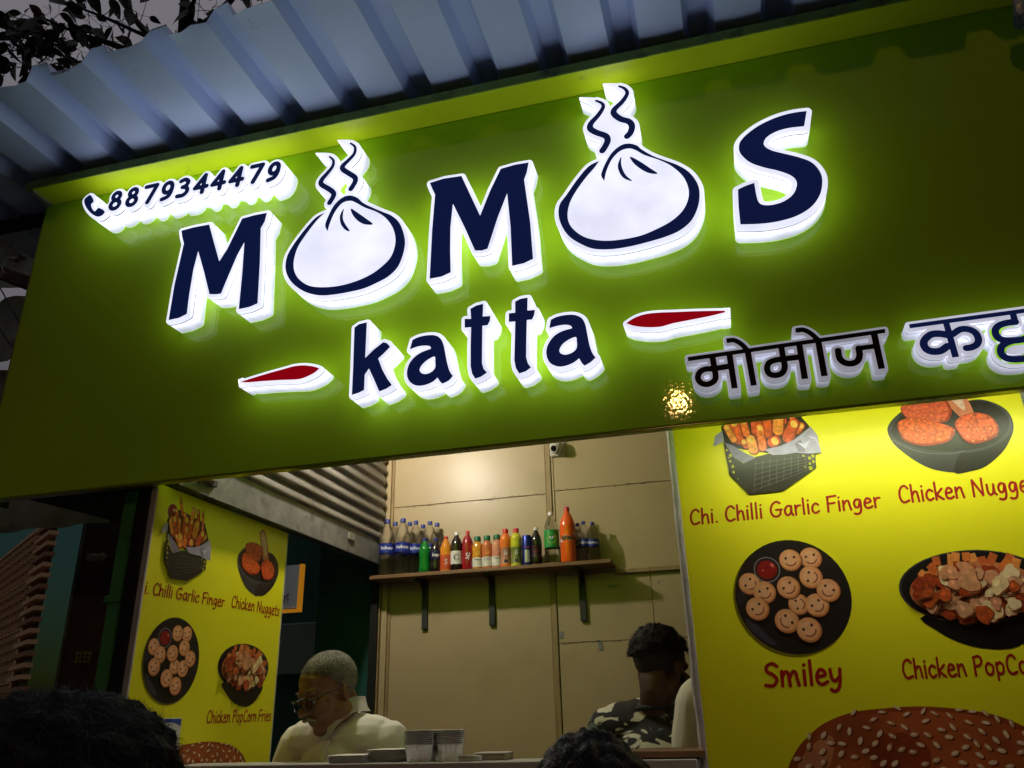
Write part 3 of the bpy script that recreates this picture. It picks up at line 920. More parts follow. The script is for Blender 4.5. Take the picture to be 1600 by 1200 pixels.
# things behind the left edge of the sign: beam, sheets, flex wires, a bare bulb
M_TARP = mat('grey_green_tarp', (0.34, 0.38, 0.33), rough=0.7, var=0.35, scale=4, bump=0.3, bscale=12, dark=(0.03, 0.03, 0.03), dscale=3)
nbx = empty('tin_side_screen', (-2.9, 2.7, 2.3))
tag(nbx, 'grim grey corrugated side screen left of the sign', 'screen')
for i in range(6):
    vs, fs = [], []
    n = 24
    for j in range(2):
        for a in range(n + 1):
            x = -3.9 + 1.55 * a / n
            zz = 2.30 + 0.42 * (i + j) - (0.015 if j else 0)
            vs.append((x, 2.62 + 0.03 * i + 0.10 * j + 0.02 * math.sin(a * 1.6 + i), zz))
    for a in range(n):
        fs.append((a, a + 1, a + n + 2, a + n + 1))
    bm = bmesh.new(); bv = [bm.verts.new(v) for v in vs]
    for f in fs: bm.faces.new([bv[i2] for i2 in f])
    bmesh.ops.solidify(bm, geom=list(bm.faces), thickness=0.003)
    bm_obj('sheet', bm, M_TARP, nbx, 0.6)
beam = tube('bracket_bar', [PY(-30, 362, 2.25), PY(66, 329, 2.12)], 0.014, M_BLACKSTEEL, None, 6)
tag(beam, 'black steel bracket bar behind the top left corner of the sign', 'bar')
beam2 = quad_prism('rafter', [PY(-60, 393, 2.4), PY(60, 436, 2.4), PY(60, 458, 2.4), PY(-60, 412, 2.4)], (0, 0.05, 0), mat('brown_timber', (0.06, 0.040, 0.028), rough=0.8, var=0.3, scale=14, stretch=(1, 1, 6)), None, 0.003)
tag(beam2, 'dark timber rafter behind the left edge of the sign', 'rafter')
M_WIRE = mat('black_flex', (0.012, 0.012, 0.012), rough=0.5)
for i, (p, label) in enumerate((([(-30, 410), (0, 450), (16, 480), (32, 506)], 'upper thin black cable slanting beside the sign edge'),
                                ([(-30, 470), (0, 514), (10, 530), (24, 548)], 'lower thin black cable slanting beside the sign edge'))):
    wv = tube('cable', catmull([tuple(PY(x, y, 2.33)) for x, y in p]), 0.0030, M_WIRE, None, 6)
    tag(wv, label, 'cable', 'cables left of the sign')
bl = empty('cable_joint', PY(28, 405, 2.28))
tag(bl, 'taped cable joint with an orange plug on the rafter', 'cable joint')
tube('plug', [PY(14, 405, 2.28), PY(18, 404, 2.28), PY(27, 407, 2.28)], [0.002, 0.008, 0.011], mat('orange_plug', (0.35, 0.09, 0.03), rough=0.5), bl, 8)
tube('tape', [PY(28, 407, 2.28), PY(33, 402, 2.28), PY(38, 404, 2.28)], [0.011, 0.013, 0.008], mat('grey_tape', (0.30, 0.30, 0.28), rough=0.6, var=0.3, scale=60), bl, 8)
M_STRING = mat('pale_string', (0.45, 0.42, 0.36), rough=0.8)
for p, label in (([(-6, 430), (4, 424), (10, 427), (22, 422)], 'frayed pale string end nearest the picture edge'), ([(2, 415), (4, 424), (0, 434), (-6, 436)], 'frayed pale string hanging over the rafter'),
                 ([(27, 432), (31, 428), (34, 424), (36, 418)], 'short frayed pale string close to the sign edge')):
    sv = tube('string', catmull([tuple(PY(x, y, 2.36)) for x, y in p]), [0.0025] * 18 + [0.001], M_STRING, None, 5)
    tag(sv, label, 'string', 'frayed strings on the rafter')

# ================================================================== HIGH-RISE BEYOND
M_TOWER = mat('brown_render', (0.30, 0.14, 0.062), rough=0.8, var=0.12, scale=0.15)
M_TOWER_L = mat('tan_render', (0.60, 0.355, 0.175), rough=0.8, var=0.1, scale=0.15)
M_PANE = mat('dark_glass', (0.02, 0.022, 0.028), rough=0.15)
d0 = ray(96, 797); Pc = Vector((d0[0] * 240, d0[1] * 240, 0)); ztop = CAMZ + d0[2] * 240
dv = ray(-340, 1151); U_ = Vector((dv[0], dv[1], 0)).normalized()
N_ = Vector((U_.y, -U_.x, 0))
if N_.dot(Pc) > 0: N_ = -N_
def T(s, zz, out=0.0):
    p = Pc + U_ * s + N_ * out
    return Vector((p.x, p.y, zz))
def tower_s(px, py):
    d = ray(px, py); dd = Vector((d[0], d[1], 0))
    t = Pc.dot(N_) / dd.dot(N_)
    return (dd * t - Pc).dot(U_)
def tower_box(name, s0, s1, z0, z1, o0, o1, m, parent):
    return quad_prism(name, [T(s0, z0, o1), T(s1, z0, o1), T(s1, z0, o0), T(s0, z0, o0)], (0, 0, z1 - z0), m, parent)
tw = empty('apartment_tower', T(0, 0))
tag(tw, 'tall brown apartment tower with tan balconies against the dusk sky', 'building')
sp = tower_s(72, 823)
LEN = 120.0
quad_prism('wall', [T(0.5, 0, 0), T(LEN, 0, 0), T(LEN, 0, -6), T(50, 0, -6)], (0, 0, ztop - 1.2), M_TOWER, tw)
quad_prism('parapet', [T(0.2, ztop - 1.15, 0.5), T(LEN, ztop - 1.15, 0.5), T(LEN, ztop - 1.15, -6.2), T(50, ztop - 1.15, -6.2)], (0, 0, 1.15), M_TOWER_L, tw)
tower_box('pilaster', sp - 1.6, sp + 1.6, 0, ztop - 1.2, 0.02, 1.1, M_TOWER_L, tw)
FH = 3.05
nf = int((ztop - 2) / FH)
wmesh = pmesh = None
def rect_ring(s0, s1, z0, z1, o0, o1, w):
    bm = bmesh.new()
    for a, b, c, d in ((s0, s1, z0, z0 + w), (s0, s0 + w, z0 + w, z1), (s1 - w, s1, z0 + w, z1)):
        pts = [T(a, c, o1), T(b, c, o1), T(b, c, o0), T(a, c, o0)]
        vv = [bm.verts.new(p) for p in pts] + [bm.verts.new(p + Vector((0, 0, d - c))) for p in pts]
        for f in ((0, 1, 2, 3), (7, 6, 5, 4), (0, 4, 5, 1), (1, 5, 6, 2), (2, 6, 7, 3), (3, 7, 4, 0)):
            bm.faces.new([vv[i] for i in f])
    bmesh.ops.recalc_face_normals(bm, faces=bm.faces)
    return bm
cols = []
s = sp + 4.0
j = 0
while s < LEN - 6:
    cols.append((s, 2.6 if j % 3 != 1 else 1.5)); s += 6.2 if j % 3 != 1 else 5.2; j += 1
wins = {}
for w in (2.6, 1.5):
    f = rect_ring(0, w, 0, 1.7, 0.0, 0.9, 0.32)
    me = bpy.data.meshes.new('window_frame'); f.to_mesh(me); f.free(); me.materials.append(M_TOWER_L)
    bm = bmesh.new()
    pts = [T(0.33, 0.33, 0.05), T(w - 0.33, 0.33, 0.05), T(w - 0.33, 1.85, 0.05), T(0.33, 1.85, 0.05)]
    bm.faces.new([bm.verts.new(p) for p in pts])
    mp = bpy.data.meshes.new('pane'); bm.to_mesh(mp); bm.free(); mp.materials.append(M_PANE)
    wins[w] = (me, mp)
for fl in range(nf):
    zf = ztop - 1.6 - (fl + 1) * FH
    if zf < 0.5: break
    for j, (s, w) in enumerate(cols):
        me, mp = wins[w]
        dlt = U_ * s + Vector((0, 0, zf + 0.6))
        o = bpy.data.objects.new('window', me); COL.objects.link(o); o.parent = tw
        o.matrix_parent_inverse = Matrix.Translation(-T(0, 0)); o.location = dlt
        p = bpy.data.objects.new('pane', mp); COL.objects.link(p); p.parent = o
    if fl % 5 == 4:
        tower_box('floor_band', sp + 1.7, LEN, zf - 0.2, zf + 0.35, 0.02, 0.55, M_TOWER_L, tw)
    # balcony between the pilaster and the corner, standing out past it
    b = tower_box('balcony', -2.6, sp - 1.7, zf - 0.25, zf + 0.95, 0.03, 2.6, M_TOWER_L if fl % 3 else M_TOWER, tw)
    tower_box('recess', 0.7, sp - 1.8, zf + 1.0, zf + 2.6, 0.01, 0.06, M_PANE, b)

# ================================================================== TREE BEHIND THE SHOP
M_BARK = mat('dark_bark', (0.030, 0.024, 0.020), rough=0.9, var=0.3, scale=9, bump=0.5, bscale=30)
M_LEAF = mat('dark_leaf', (0.030, 0.042, 0.022), rough=0.5, var=0.35, scale=5)
M_LEAF2 = mat('rusty_leaf', (0.13, 0.055, 0.030), rough=0.5, var=0.3, scale=5)
TY = 5.0
tb = PY(288, 60, TY)
tree = empty('leafy_tree', (tb.x, TY, 0))
tag(tree, 'dark leafy tree silhouetted above the awning at top left', 'tree')
trunk_pts = [(tb.x + 0.10, TY, 0.0), (tb.x + 0.06, TY, 2.5), (tb.x + 0.02, TY, 4.5), (tb.x, TY, 5.8), (tb.x - 0.05, TY + 0.1, 7.2), (tb.x - 0.1, TY, 8.6)]
tube('trunk', catmull(trunk_pts, False, 4), [0.17 - 0.13 * i / 20 for i in range(21)], M_BARK, tree, 10)
rt = random.Random(5)
limbs, twigs = [], []
def px_at(x, y, Y): return PY(x, y, Y)
limb_px = [((288, 95), (240, 60), (205, 20), (190, -40)), ((292, 60), (330, 30), (365, -5), (400, -60)), ((285, 120), (225, 90), (150, 62), (90, 70)), ((240, 62), (170, 30), (120, 8), (80, -30)),
           ((150, 62), (105, 45), (60, 28), (20, 40)), ((205, 20), (170, -20), (120, -50), (60, -70)), ((288, 30), (310, -20), (300, -80), (320, -130)), ((225, 90), (190, 100), (120, 96), (60, 104)),
           ((365, -5), (410, -10), (440, -40), (500, -70)), ((120, 96), (80, 112), (60, 104), (0, 108)), ((90, 70), (60, 60), (40, 50), (18, 48)), ((60, 28), (45, 40), (30, 75), (18, 80))]
for i, L in enumerate(limb_px):
    Y = [TY + rt.uniform(-0.3, 0.3) for _ in L]
    Y[0] = TY
    c = catmull([tuple(px_at(x, y, yy)) for (x, y), yy in zip(L, Y)], False, 5)
    n = len(c)
    r0 = 0.055 if i < 3 else 0.022 if i < 8 else 0.010
    vs, fs = tube_geo(c, [r0 * (1 - 0.75 * k / (n - 1)) for k in range(n)], 6)
    mesh_pd('limb', vs, fs, M_BARK, tree, 0.9)
    limbs.append(c)
# leaf mesh: folded, pointed oval
def leaf_mesh(name, L, Wd, m):
    vs, fs = [], []
    n = 7
    for i in range(n + 1):
        t = i / n
        w = Wd * math.sin(PI * t ** 0.8) ** 0.9 * (1 - 0.25 * t) if 0 < i < n else 0.001
        zc = -0.18 * L * t * t
        for sx in (-1, 0, 1):
            vs.append((sx * w, t * L, zc + (0.22 * w if sx else 0)))
    for i in range(n):
        for k in range(2):
            a = i * 3 + k
            fs.append((a, a + 1, a + 4, a + 3))
    me = bpy.data.meshes.new(name)
    me.from_pydata(vs, [], fs); me.materials.append(m)
    for p in me.polygons: p.use_smooth = True
    return me
LM = [leaf_mesh('leaf', 0.155, 0.048, M_LEAF), leaf_mesh('leaf', 0.12, 0.042, M_LEAF), leaf_mesh('leaf', 0.13, 0.040, M_LEAF2), leaf_mesh('leaf', 0.18, 0.055, M_LEAF)]
tvs, tfs = [], []
def add_twig(a, b, r=0.0045):
    mid = (a + b) / 2 + Vector((rt.uniform(-.03, .03), rt.uniform(-.03, .03), rt.uniform(-.03, .03)))
    v, f = tube_geo(catmull([tuple(a), tuple(mid), tuple(b)], False, 3), [r, r, r, r * .8, r * .7, r * .6, r * .5], 4, False)
    base = len(tvs)
    tvs.extend(v); tfs.extend(tuple(i + base for i in q_) for q_ in f)
def put_leaf(p, mi=None):
    o = bpy.data.objects.new('leaf', LM[rt.choice([0, 0, 1, 1, 3, 3, 3]) if mi is None else mi])
    COL.objects.link(o); o.parent = tree
    o.matrix_parent_inverse = Matrix.Translation(-Vector((tb.x, TY, 0)))
    o.location = p
    o.rotation_euler = (rt.uniform(-2.3, 0.3), rt.uniform(-1.4, 1.4), rt.uniform(0, 6.28))
    s = rt.uniform(0.95, 1.55)
    o.scale = (s * rt.uniform(.85, 1.1), s, s)
for c in limbs:
    for k in range(3, len(c)):
        for _ in range(1 + (k % 2)):
            a = Vector(c[k])
            b = a + Vector((rt.uniform(-.22, .22), rt.uniform(-.25, .25), rt.uniform(-.2, .17)))
            add_twig(a, b)
            put_leaf(b, 2 if rt.random() < 0.06 else None)
            if rt.random() < 0.5:
                b2 = b + Vector((rt.uniform(-.15, .15), rt.uniform(-.15, .15), rt.uniform(-.16, .05)))
                add_twig(b, b2, 0.0035)
                if rt.random() < 0.5: put_leaf(b2)
for x, y in ((38, 42), (68, 45)):
    p = PY(x, y, TY - 0.1); put_leaf(p, 2); add_twig(Vector(limbs[4][8]), p)
tw_o = mesh_pd('twigs', tvs, tfs, M_BARK, tree)
tw_o['kind'] = 'stuff'
# ================================================================== HAND-WRITTEN LETTERS (monoline strokes)
GL = {
 'C': (.58, [[(.5,.62),(.38,.75),(.2,.7),(.08,.45),(.1,.15),(.25,0),(.5,.08)]]),
 'h': (.47, [[(.08,.78),(.07,0)], [(.07,.25),(.2,.45),(.33,.42),(.36,.2),(.38,0)]]),
 'i': (.22, [[(.1,.48),(.1,0)], [(.11,.66),(.118,.67)]]),
 '.': (.22, [[(.1,.02),(.108,.03)]]),
 'l': (.22, [[(.1,.8),(.1,0)]]),
 'G': (.70, [[(.55,.66),(.4,.75),(.2,.66),(.08,.38),(.14,.1),(.32,0),(.52,.1),(.56,.34)], [(.34,.34),(.62,.34)]]),
 'a': (.50, [[(.38,.46),(.2,.48),(.07,.3),(.1,.08),(.22,.02),(.34,.15),(.39,.44)], [(.39,.46),(.38,.15),(.45,0)]]),
 'r': (.38, [[(.08,.48),(.09,0)], [(.09,.28),(.18,.44),(.33,.46)]]),
 'c': (.44, [[(.37,.4),(.25,.48),(.1,.36),(.07,.15),(.2,0),(.38,.08)]]),
 'F': (.52, [[(.1,.74),(.08,0)], [(.08,.74),(.5,.77)], [(.09,.4),(.42,.42)]]),
 'n': (.50, [[(.08,.48),(.08,0)], [(.08,.25),(.2,.44),(.33,.44),(.37,.22),(.42,0)]]),
 'g': (.50, [[(.38,.44),(.2,.48),(.08,.3),(.14,.1),(.28,.12),(.38,.42),(.39,.1),(.34,-.16),(.2,-.24),(.06,-.2)]]),
 'e': (.47, [[(.09,.25),(.35,.3),(.34,.43),(.2,.49),(.08,.3),(.1,.08),(.25,0),(.42,.08)]]),
 'k': (.47, [[(.08,.78),(.07,0)], [(.38,.48),(.1,.22),(.4,0)]]),
 'N': (.66, [[(.08,0),(.1,.74),(.5,.02),(.53,.78)]]),
 'u': (.50, [[(.08,.48),(.08,.15),(.18,.01),(.32,.12),(.38,.47)], [(.38,.47),(.37,.12),(.45,0)]]),
 't': (.38, [[(.18,.7),(.17,.12),(.25,0),(.34,.04)], [(.02,.48),(.34,.49)]]),
 's': (.40, [[(.34,.44),(.2,.48),(.09,.38),(.2,.27),(.31,.15),(.22,.01),(.05,.04)]]),
 'S': (.57, [[(.5,.66),(.35,.76),(.15,.68),(.14,.5),(.35,.38),(.46,.2),(.32,.02),(.06,.04)]]),
 'm': (.74, [[(.08,.48),(.07,0)], [(.07,.25),(.18,.45),(.28,.43),(.32,.2),(.33,0)], [(.33,.25),(.45,.45),(.55,.43),(.59,.2),(.64,0)]]),
 'y': (.47, [[(.07,.48),(.1,.2),(.2,.1),(.36,.22)], [(.4,.48),(.37,.1),(.3,-.15),(.15,-.24),(.05,-.18)]]),
 'P': (.54, [[(.1,.72),(.08,0)], [(.08,.72),(.35,.77),(.46,.6),(.36,.42),(.1,.36)]]),
 'o': (.50, [[(.22,.48),(.08,.35),(.08,.12),(.22,0),(.38,.12),(.4,.35),(.22,.48)]]),
 'p': (.50, [[(.08,.46),(.08,-.22)], [(.08,.35),(.24,.48),(.39,.34),(.35,.1),(.2,.02),(.08,.12)]]),
 'R': (.52, [[(.1,.72),(.08,0)], [(.08,.72),(.38,.74),(.42,.55),(.1,.4),(.45,0)]]),
 'U': (.55, [[(.08,.72),(.08,.2),(.2,.0),(.38,.05),(.45,.25),(.45,.72)]]),
 'M': (.72, [[(.06,0),(.12,.72),(.32,.2),(.52,.72),(.6,0)]]),
 'd': (.50, [[(.38,.44),(.2,.48),(.07,.25),(.2,0),(.36,.14)], [(.4,.78),(.39,0)]]),
 'f': (.36, [[(.38,.72),(.26,.76),(.18,.6),(.14,0),(.06,-.2)], [(.04,.42),(.32,.44)]]),
 'T': (.52, [[(.26,.72),(.26,0)], [(.02,.72),(.5,.73)]]),
 '7': (.48, [[(.06,.70),(.42,.70),(.18,0)]]),
}
STRAIGHT = set('NkFM7')
_gl = {}
def glyph(ch, w=0.046):
    key = (ch, w)
    if key not in _gl:
        sh = []
        for ln in GL[ch][1]:
            pts = ln if (ch in STRAIGHT or len(ln) < 3) else catmull(ln, False, 4)
            sh.append(('s', pts, w))
        _gl[key] = level(sh, 0.0, 0.014, tol=0.003)
    return _gl[key]

def text_loops(txt, p0, p1, cap, slant=0.06, w=0.046):
    """loops of txt with its baseline from p0 to p1 and capitals `cap` high; yields (char centre x, groups)"""
    p0, p1 = Vector(p0), Vector(p1)
    adv = sum(GL[c][0] if c != ' ' else .30 for c in txt)
    ex = (p1 - p0) / adv
    ey = Vector((-(p1 - p0).y, (p1 - p0).x)).normalized() * (cap / 0.75)
    x = 0.0
    out = []
    for c in txt:
        if c == ' ':
            x += .30; continue
        gr = []
        for g in glyph(c, w):
            gr.append([[tuple(p0 + ex * (x + a + slant * b) + ey * b) for a, b in lp] for lp in g])
        out.append((tuple(p0 + ex * (x + GL[c][0] / 2)), gr))
        x += GL[c][0]
    return out

# ================================================================== MENU POSTERS
POY = 2.25
def RU(px, py):
    q = PY(px, py, POY); return (q.x, q.z)
PX0 = LX + 0.004
pairs = [((1238, 930), (261, 1030)), ((1238, 841), (264, 964)), ((1238, 1021), (258, 1099)), ((1292, 805), (312, 943)), ((1373, 795), (347, 948)),
         ((1174, 772), (287, 908)), ((1510, 1050), (359, 1120)), ((1490, 738), (400, 931)), ((1420, 1105), (320, 1163))]
_A = np.array([[RU(*a)[0], 1] for a, b in pairs]); _B = np.array([PX(*b, PX0).y for a, b in pairs])
LA, LB = np.linalg.lstsq(_A, _B, rcond=None)[0]
_A = np.array([[RU(*a)[1], 1] for a, b in pairs]); _B = np.array([PX(*b, PX0).z for a, b in pairs])
LC, LD = np.linalg.lstsq(_A, _B, rcond=None)[0]
def LU(px, py):
    q = PX(px, py, PX0); return ((q.y - LB) / LA, (q.z - LD) / LC)
_pm = {}
def ink(rgb, var=0.0, scale=60.0, rough=0.38, gain=1.0):
    key = (rgb, var, scale)
    if key not in _pm:
        _pm[key] = mat('print_%02x%02x%02x_%d' % (*rgb, int(var * 100)), tuple(min(1.0, c * gain) for c in lin(rgb)), rough=rough, var=var, scale=scale)
    return _pm[key]

M_POSTER = mat('yellow_flex_print', (0.88, 0.84, 0.010), rough=0.40, var=0.03, scale=2.0, bump=0.06, bscale=14)
M_POSTER_EDGE = mat('white_flex_edge', (0.62, 0.58, 0.66), rough=0.5, var=0.12, scale=20, bump=0.3, bscale=60)
px_l = RU(1047, 665)[0]
poster_r = empty('menu_poster', (px_l, POY, 1.0))
tag(poster_r, 'big yellow menu poster right of the counter with food pictures', 'poster')
POS_X1 = RU(1594, 615)[0]
box('sheet', (px_l + 0.004, POY, 0.75), (POS_X1, POY + 0.012, 2.42), M_POSTER, poster_r, 0.001)
# rolled white edge of the flex at its left side, slightly wavy
ev, ef = [], []
nE = 60
for i in range(nE + 1):
    zz = 0.75 + 1.67 * i / nE
    wv = 0.0030 * noise.noise(Vector((0, 0, zz * 9))) + 0.0015 * noise.noise(Vector((4, 0, zz * 31)))
    for dx, dy in ((0.006, -0.0035), (-0.003 + wv, -0.0045), (-0.013 + wv, 0.002), (-0.014 + wv, 0.014), (0.004, 0.016)):
        ev.append((px_l + dx, POY + dy, zz))
for i in range(nE):
    for k in range(4):
        a = i * 5 + k
        ef.append((a, a + 1, a + 6, a + 5))
mesh_pd('rolled_edge', ev, ef, M_POSTER_EDGE, poster_r, 1.0)
ly1 = (PX(452, 831, PX0).y + PX(418, 1190, PX0).y) / 2
lzt = (PX(245, 757, PX0).z + PX(452, 831, PX0).z) / 2
poster_l = empty('menu_poster', (LX, 2.10, 0.9))
tag(poster_l, 'smaller looking yellow menu poster on the side wall beside the shutter', 'poster')
box('sheet', (LX - 0.010, 2.045, 0.75), (PX0, ly1, lzt), M_POSTER, poster_l, 0.001)
box('white_border', (LX - 0.011, ly1 + 0.0005, 0.75), (PX0 + 0.001, ly1 + 0.005, lzt), M_POSTER_EDGE, poster_l, 0.0008)

class Pic:
    """a printed picture: layers of flat ink, made once for each poster"""
    def __init__(self, name, base=1):
        self.name, self.items, self.n = name, [], base
    def add(self, groups, m):
        self.items.append((groups, m, self.n)); self.n += 1
    def poly(self, pts, m, smooth=0):
        if smooth: pts = catmull(pts, True, smooth)
        if area2(list(pts)) < 0: pts = list(pts)[::-1]
        self.add([[list(pts)]], m)
    def stroke(self, pts, r, m, h=0.0016):
        self.add(level([('s', pts, r)], 0, h), m)
    def ell(self, c, rx, ry, m, rot=0.0, n=22):
        ca, sa = math.cos(rot), math.sin(rot)
        self.poly([(c[0] + rx * math.cos(t) * ca - ry * math.sin(t) * sa, c[1] + rx * math.cos(t) * sa + ry * math.sin(t) * ca) for t in (2 * PI * i / n for i in range(n))], m)
    def build(self, label=None, left_dv=0.0):
        for side, parent in ((0, poster_r), (1, poster_l)):
            vs, fs, fm, ms = [], [], [], []
            for groups, m, k in self.items:
                t = 0.0006 + 0.00004 * k
                if side == 0:
                    fn = lambda p: Vector((p[0], POY - t, p[1]))
                    gr = [g for g in groups if max(q[0] for q in g[0]) < POS_X1]
                else:
                    fn = lambda p: Vector((PX0 + t, LA * p[0] + LB, LC * p[1] + LD + left_dv))
                    gr = [g for g in groups if min(LA * q[0] + LB for q in g[0]) > 2.046 and max(LA * q[0] + LB for q in g[0]) < ly1]
                if not gr: continue
                v, f = fill(gr, fn)
                if m not in ms: ms.append(m)
                b = len(vs)
                vs += v; fs += [tuple(i + b for i in q) for q in f]; fm += [ms.index(m)] * len(f)
            if fs:
                o = mesh_pd(self.name, vs, fs, ms, parent, None, fm)
                if label: o['label'] = label

def rz(ox, oy, s):
    return lambda pts: [RU(ox + x / s, oy + y / s) for x, y in pts]
def lz(ox, oy, s):
    return lambda pts: [LU(ox + x / s, oy + y / s) for x, y in pts]
mpp = (RU(1238, 841)[1] - RU(1238, 1021)[1]) / 180          # metres for one photo pixel on the right poster, about

# ---- lettering
red_ = ink((168, 22, 22), 0.06, 40)
def line(txt, p0, p1, cap, label, w=0.054, dv=0.0):
    tx = Pic('printed_words')
    for c, gr in text_loops(txt, p0, p1, cap, 0.06, w):
        tx.add(gr, red_); tx.n = 1
    tx.build(label, dv)
line('Chi. Chilli Garlic Finger', RU(1078, 820), RU(1378, 792), 25 * mpp, 'red words Chi. Chilli Garlic Finger')
line('Chicken Nuggets', RU(1405, 786), (LU(436, 963)[0], RU(1405, 786)[1] + 0.002), 27 * mpp, 'red words Chicken Nuggets')
line('Smiley', RU(1194, 1073), RU(1318, 1068), 33 * mpp, 'red word Smiley', 0.060, -0.032)
line('Chicken PopCorn Fries', RU(1411, 1060), (LU(423, 1122)[0], RU(1411, 1060)[1] + 0.003), 26 * mpp, 'red words Chicken PopCorn Fries')

# ---- basket of garlic fingers
b = Pic('basket_picture')
Z = rz(1100, 600, 6.384)
k = mpp / 6.384
cup_c = lz(180, 740, 5.333)([(478, 318)])[0]
b.ell(cup_c, 0.027, 0.030, ink((200, 190, 195))); b.ell(cup_c, 0.0245, 0.0275, ink((150, 20, 25), 0.2, 80)); b.ell((cup_c[0] + 0.006, cup_c[1] + 0.008), 0.007, 0.005, ink((235, 200, 200)))
b.poly(Z([(170,430),(200,580),(300,640),(640,690),(1110,700),(1050,420),(900,250),(350,250)]), ink((38, 30, 28)))
orange = [ink((236, 120, 48), 0.45, 90), ink((222, 92, 34), 0.45, 90), ink((242, 150, 62), 0.4, 90), ink((214, 84, 40), 0.4, 90)]
LZ = lz(180, 740, 5.333)
def capsule_shape(p0, p1, r):
    return [('s', [p0, p1], r)]
def finger(p0, p1, r, i):
    b.add(level(capsule_shape(p0, p1, r), 0, 0.0016), ink((150, 52, 20), 0.2, 60))
    c0 = (p0[0] - r * .12, p0[1] + r * .12); c1 = (p1[0] - r * .12, p1[1] + r * .12)
    b.add(level(capsule_shape(c0, c1, r * .86), 0, 0.0016), orange[i % 4])
    tip = c0 if c0[1] > c1[1] else c1
    b.add(level(capsule_shape(tip, (tip[0] + r * .1, tip[1] - r * .35), r * .55), 0, 0.0016), ink((240, 190, 90), 0.25, 90))
for i, (x0, y0, x1, y1, r) in enumerate([(545,215,560,340,20),(512,310,520,470,26),(652,305,622,500,32),(692,320,690,470,26),(732,325,726,470,20),(580,345,572,500,24),(470,385,478,480,30)]):
    P0, P1 = LZ([(x0, y0), (x1, y1)])
    finger(P0, P1, r * 0.0022 / 5.333 / 1.12, i)
for i, (x0, y0, x1, y1, r) in enumerate([(395,380,430,500,40),(630,320,640,500,50),(750,320,745,470,62),(520,330,530,470,62),(970,420,930,470,42),(300,390,350,560,58),(230,440,300,560,40),(900,400,840,540,62),(560,440,590,640,46),(400,580,430,620,40),(470,560,500,660,58),(710,570,690,585,62)]):
    P0, P1 = Z([(x0, y0), (x1, y1)])
    finger(P0, P1, r * k, i)
herb = ink((70, 80, 30))
rr = random.Random(3)
for _ in range(46):
    c = Z([(rr.uniform(220, 980), rr.uniform(330, 660))])[0]
    if 0.4 < rr.random(): b.ell(c, rr.uniform(3, 8) * k, rr.uniform(2, 5) * k, herb if rr.random() < .6 else ink((140, 45, 20)), rr.uniform(0, 3), 7)
lav, lav2, lav3 = ink((158, 150, 188), 0.12, 60), ink((118, 112, 142), 0.2, 60), ink((188, 182, 214), 0.08, 60)
b.poly(Z([(95,628),(112,520),(182,468),(202,578)]), lav)
b.poly(Z([(192,580),(255,905),(450,1105),(790,1068),(1118,840),(1108,700),(900,690),(640,700),(480,740),(400,800),(300,740),(205,590)]), ink((34, 29, 27), 0.25, 50))
mesh_c = ink((96, 90, 92))
for i in range(9):
    t = i / 8
    b.stroke(Z([(520 + 560 * t, 760 - 60 * t), (500 + 590 * t, 1085 - 240 * t)]), 3.2 * k, mesh_c)
for i in range(6):
    t = i / 5
    b.stroke(Z([(500 - 10 * t, 800 + 270 * t), (1108, 715 + 120 * t)]), 3.2 * k, mesh_c)
for i in range(6):
    b.stroke(Z([(330 + 35 * i, 760 + 12 * i), (345 + 28 * i, 990 + 18 * i)]), 2.6 * k, ink((70, 66, 68)))
hole = ink((176, 172, 20))
for x, y, r in [(228,665,14),(265,718,22),(262,775,17),(287,828,20),(296,885,16),(248,740,9),(340,950,8),(1085,722,20),(1052,745,20),(1090,780,18),(1055,800,16),(1062,845,24),(1008,832,9),(990,722,14)]:
    b.ell(Z([(x, y)])[0], r * k * .8, r * k, hole, 0.2, 9)
b.poly(Z([(600,660),(760,625),(900,560),(1000,480),(1062,430),(1130,520),(1168,695),(1040,700),(920,690),(800,710),(680,715)]), lav)
b.poly(Z([(205,590),(290,620),(420,700),(520,740),(400,800),(300,740)]), lav2)
b.poly(Z([(900,600),(960,560),(1010,640),(1000,690),(940,680)]), lav2); b.poly(Z([(930,590),(1000,600),(1060,560),(1010,655)]), lav3); b.poly(Z([(1020,520),(1120,540),(1150,640),(1100,560)]), lav3)
b.build('black basket of orange garlic fingers')

# ---- bowl of nuggets
b = Pic('nugget_picture')
Z = rz(1350, 600, 6.384)
b.poly(Z([(235,480),(250,400),(330,310),(420,260),(700,200),(1000,170),(1160,155),(1300,190),(1420,260),(1480,360),(1490,460),(1450,570),(1380,680),(1220,820),(1050,875),(900,885),(700,855),(550,790),(400,690),(290,590)]), ink((58, 55, 60), 0.12, 12), 4)
b.poly(Z([(900,885),(1050,875),(1220,820),(1380,680),(1450,570),(1488,460),(1400,560),(1250,640),(1050,690),(950,700)]), ink((36, 32, 30), 0.1, 12), 3)
b.poly(Z([(270,480),(320,380),(430,290),(800,210),(1160,170),(1330,230),(1430,330),(1440,430),(1380,530),(1250,610),(1100,650),(850,670),(600,650),(400,590),(310,540)]), ink((30, 26, 24)), 4)
b.stroke(Z(catmull([(290,560),(420,630),(600,685),(850,695),(1000,672)])), 6 * k, ink((88, 84, 98)))
nug = [ink((214, 88, 28), 0.5, 110), ink((206, 80, 32), 0.55, 120), ink((204, 84, 60), 0.4, 100)]
Zl = lz(180, 740, 5.333)
b.poly(Zl([(1205,500),(1225,468),(1250,490),(1265,560),(1275,650),(1272,740),(1240,740),(1215,620)]), ink((206, 120, 96), 0.2, 60), 4)
b.poly(Zl([(1215,510),(1235,490),(1255,560),(1262,640),(1255,700),(1235,640)]), ink((222, 186, 172), 0.25, 80), 4)
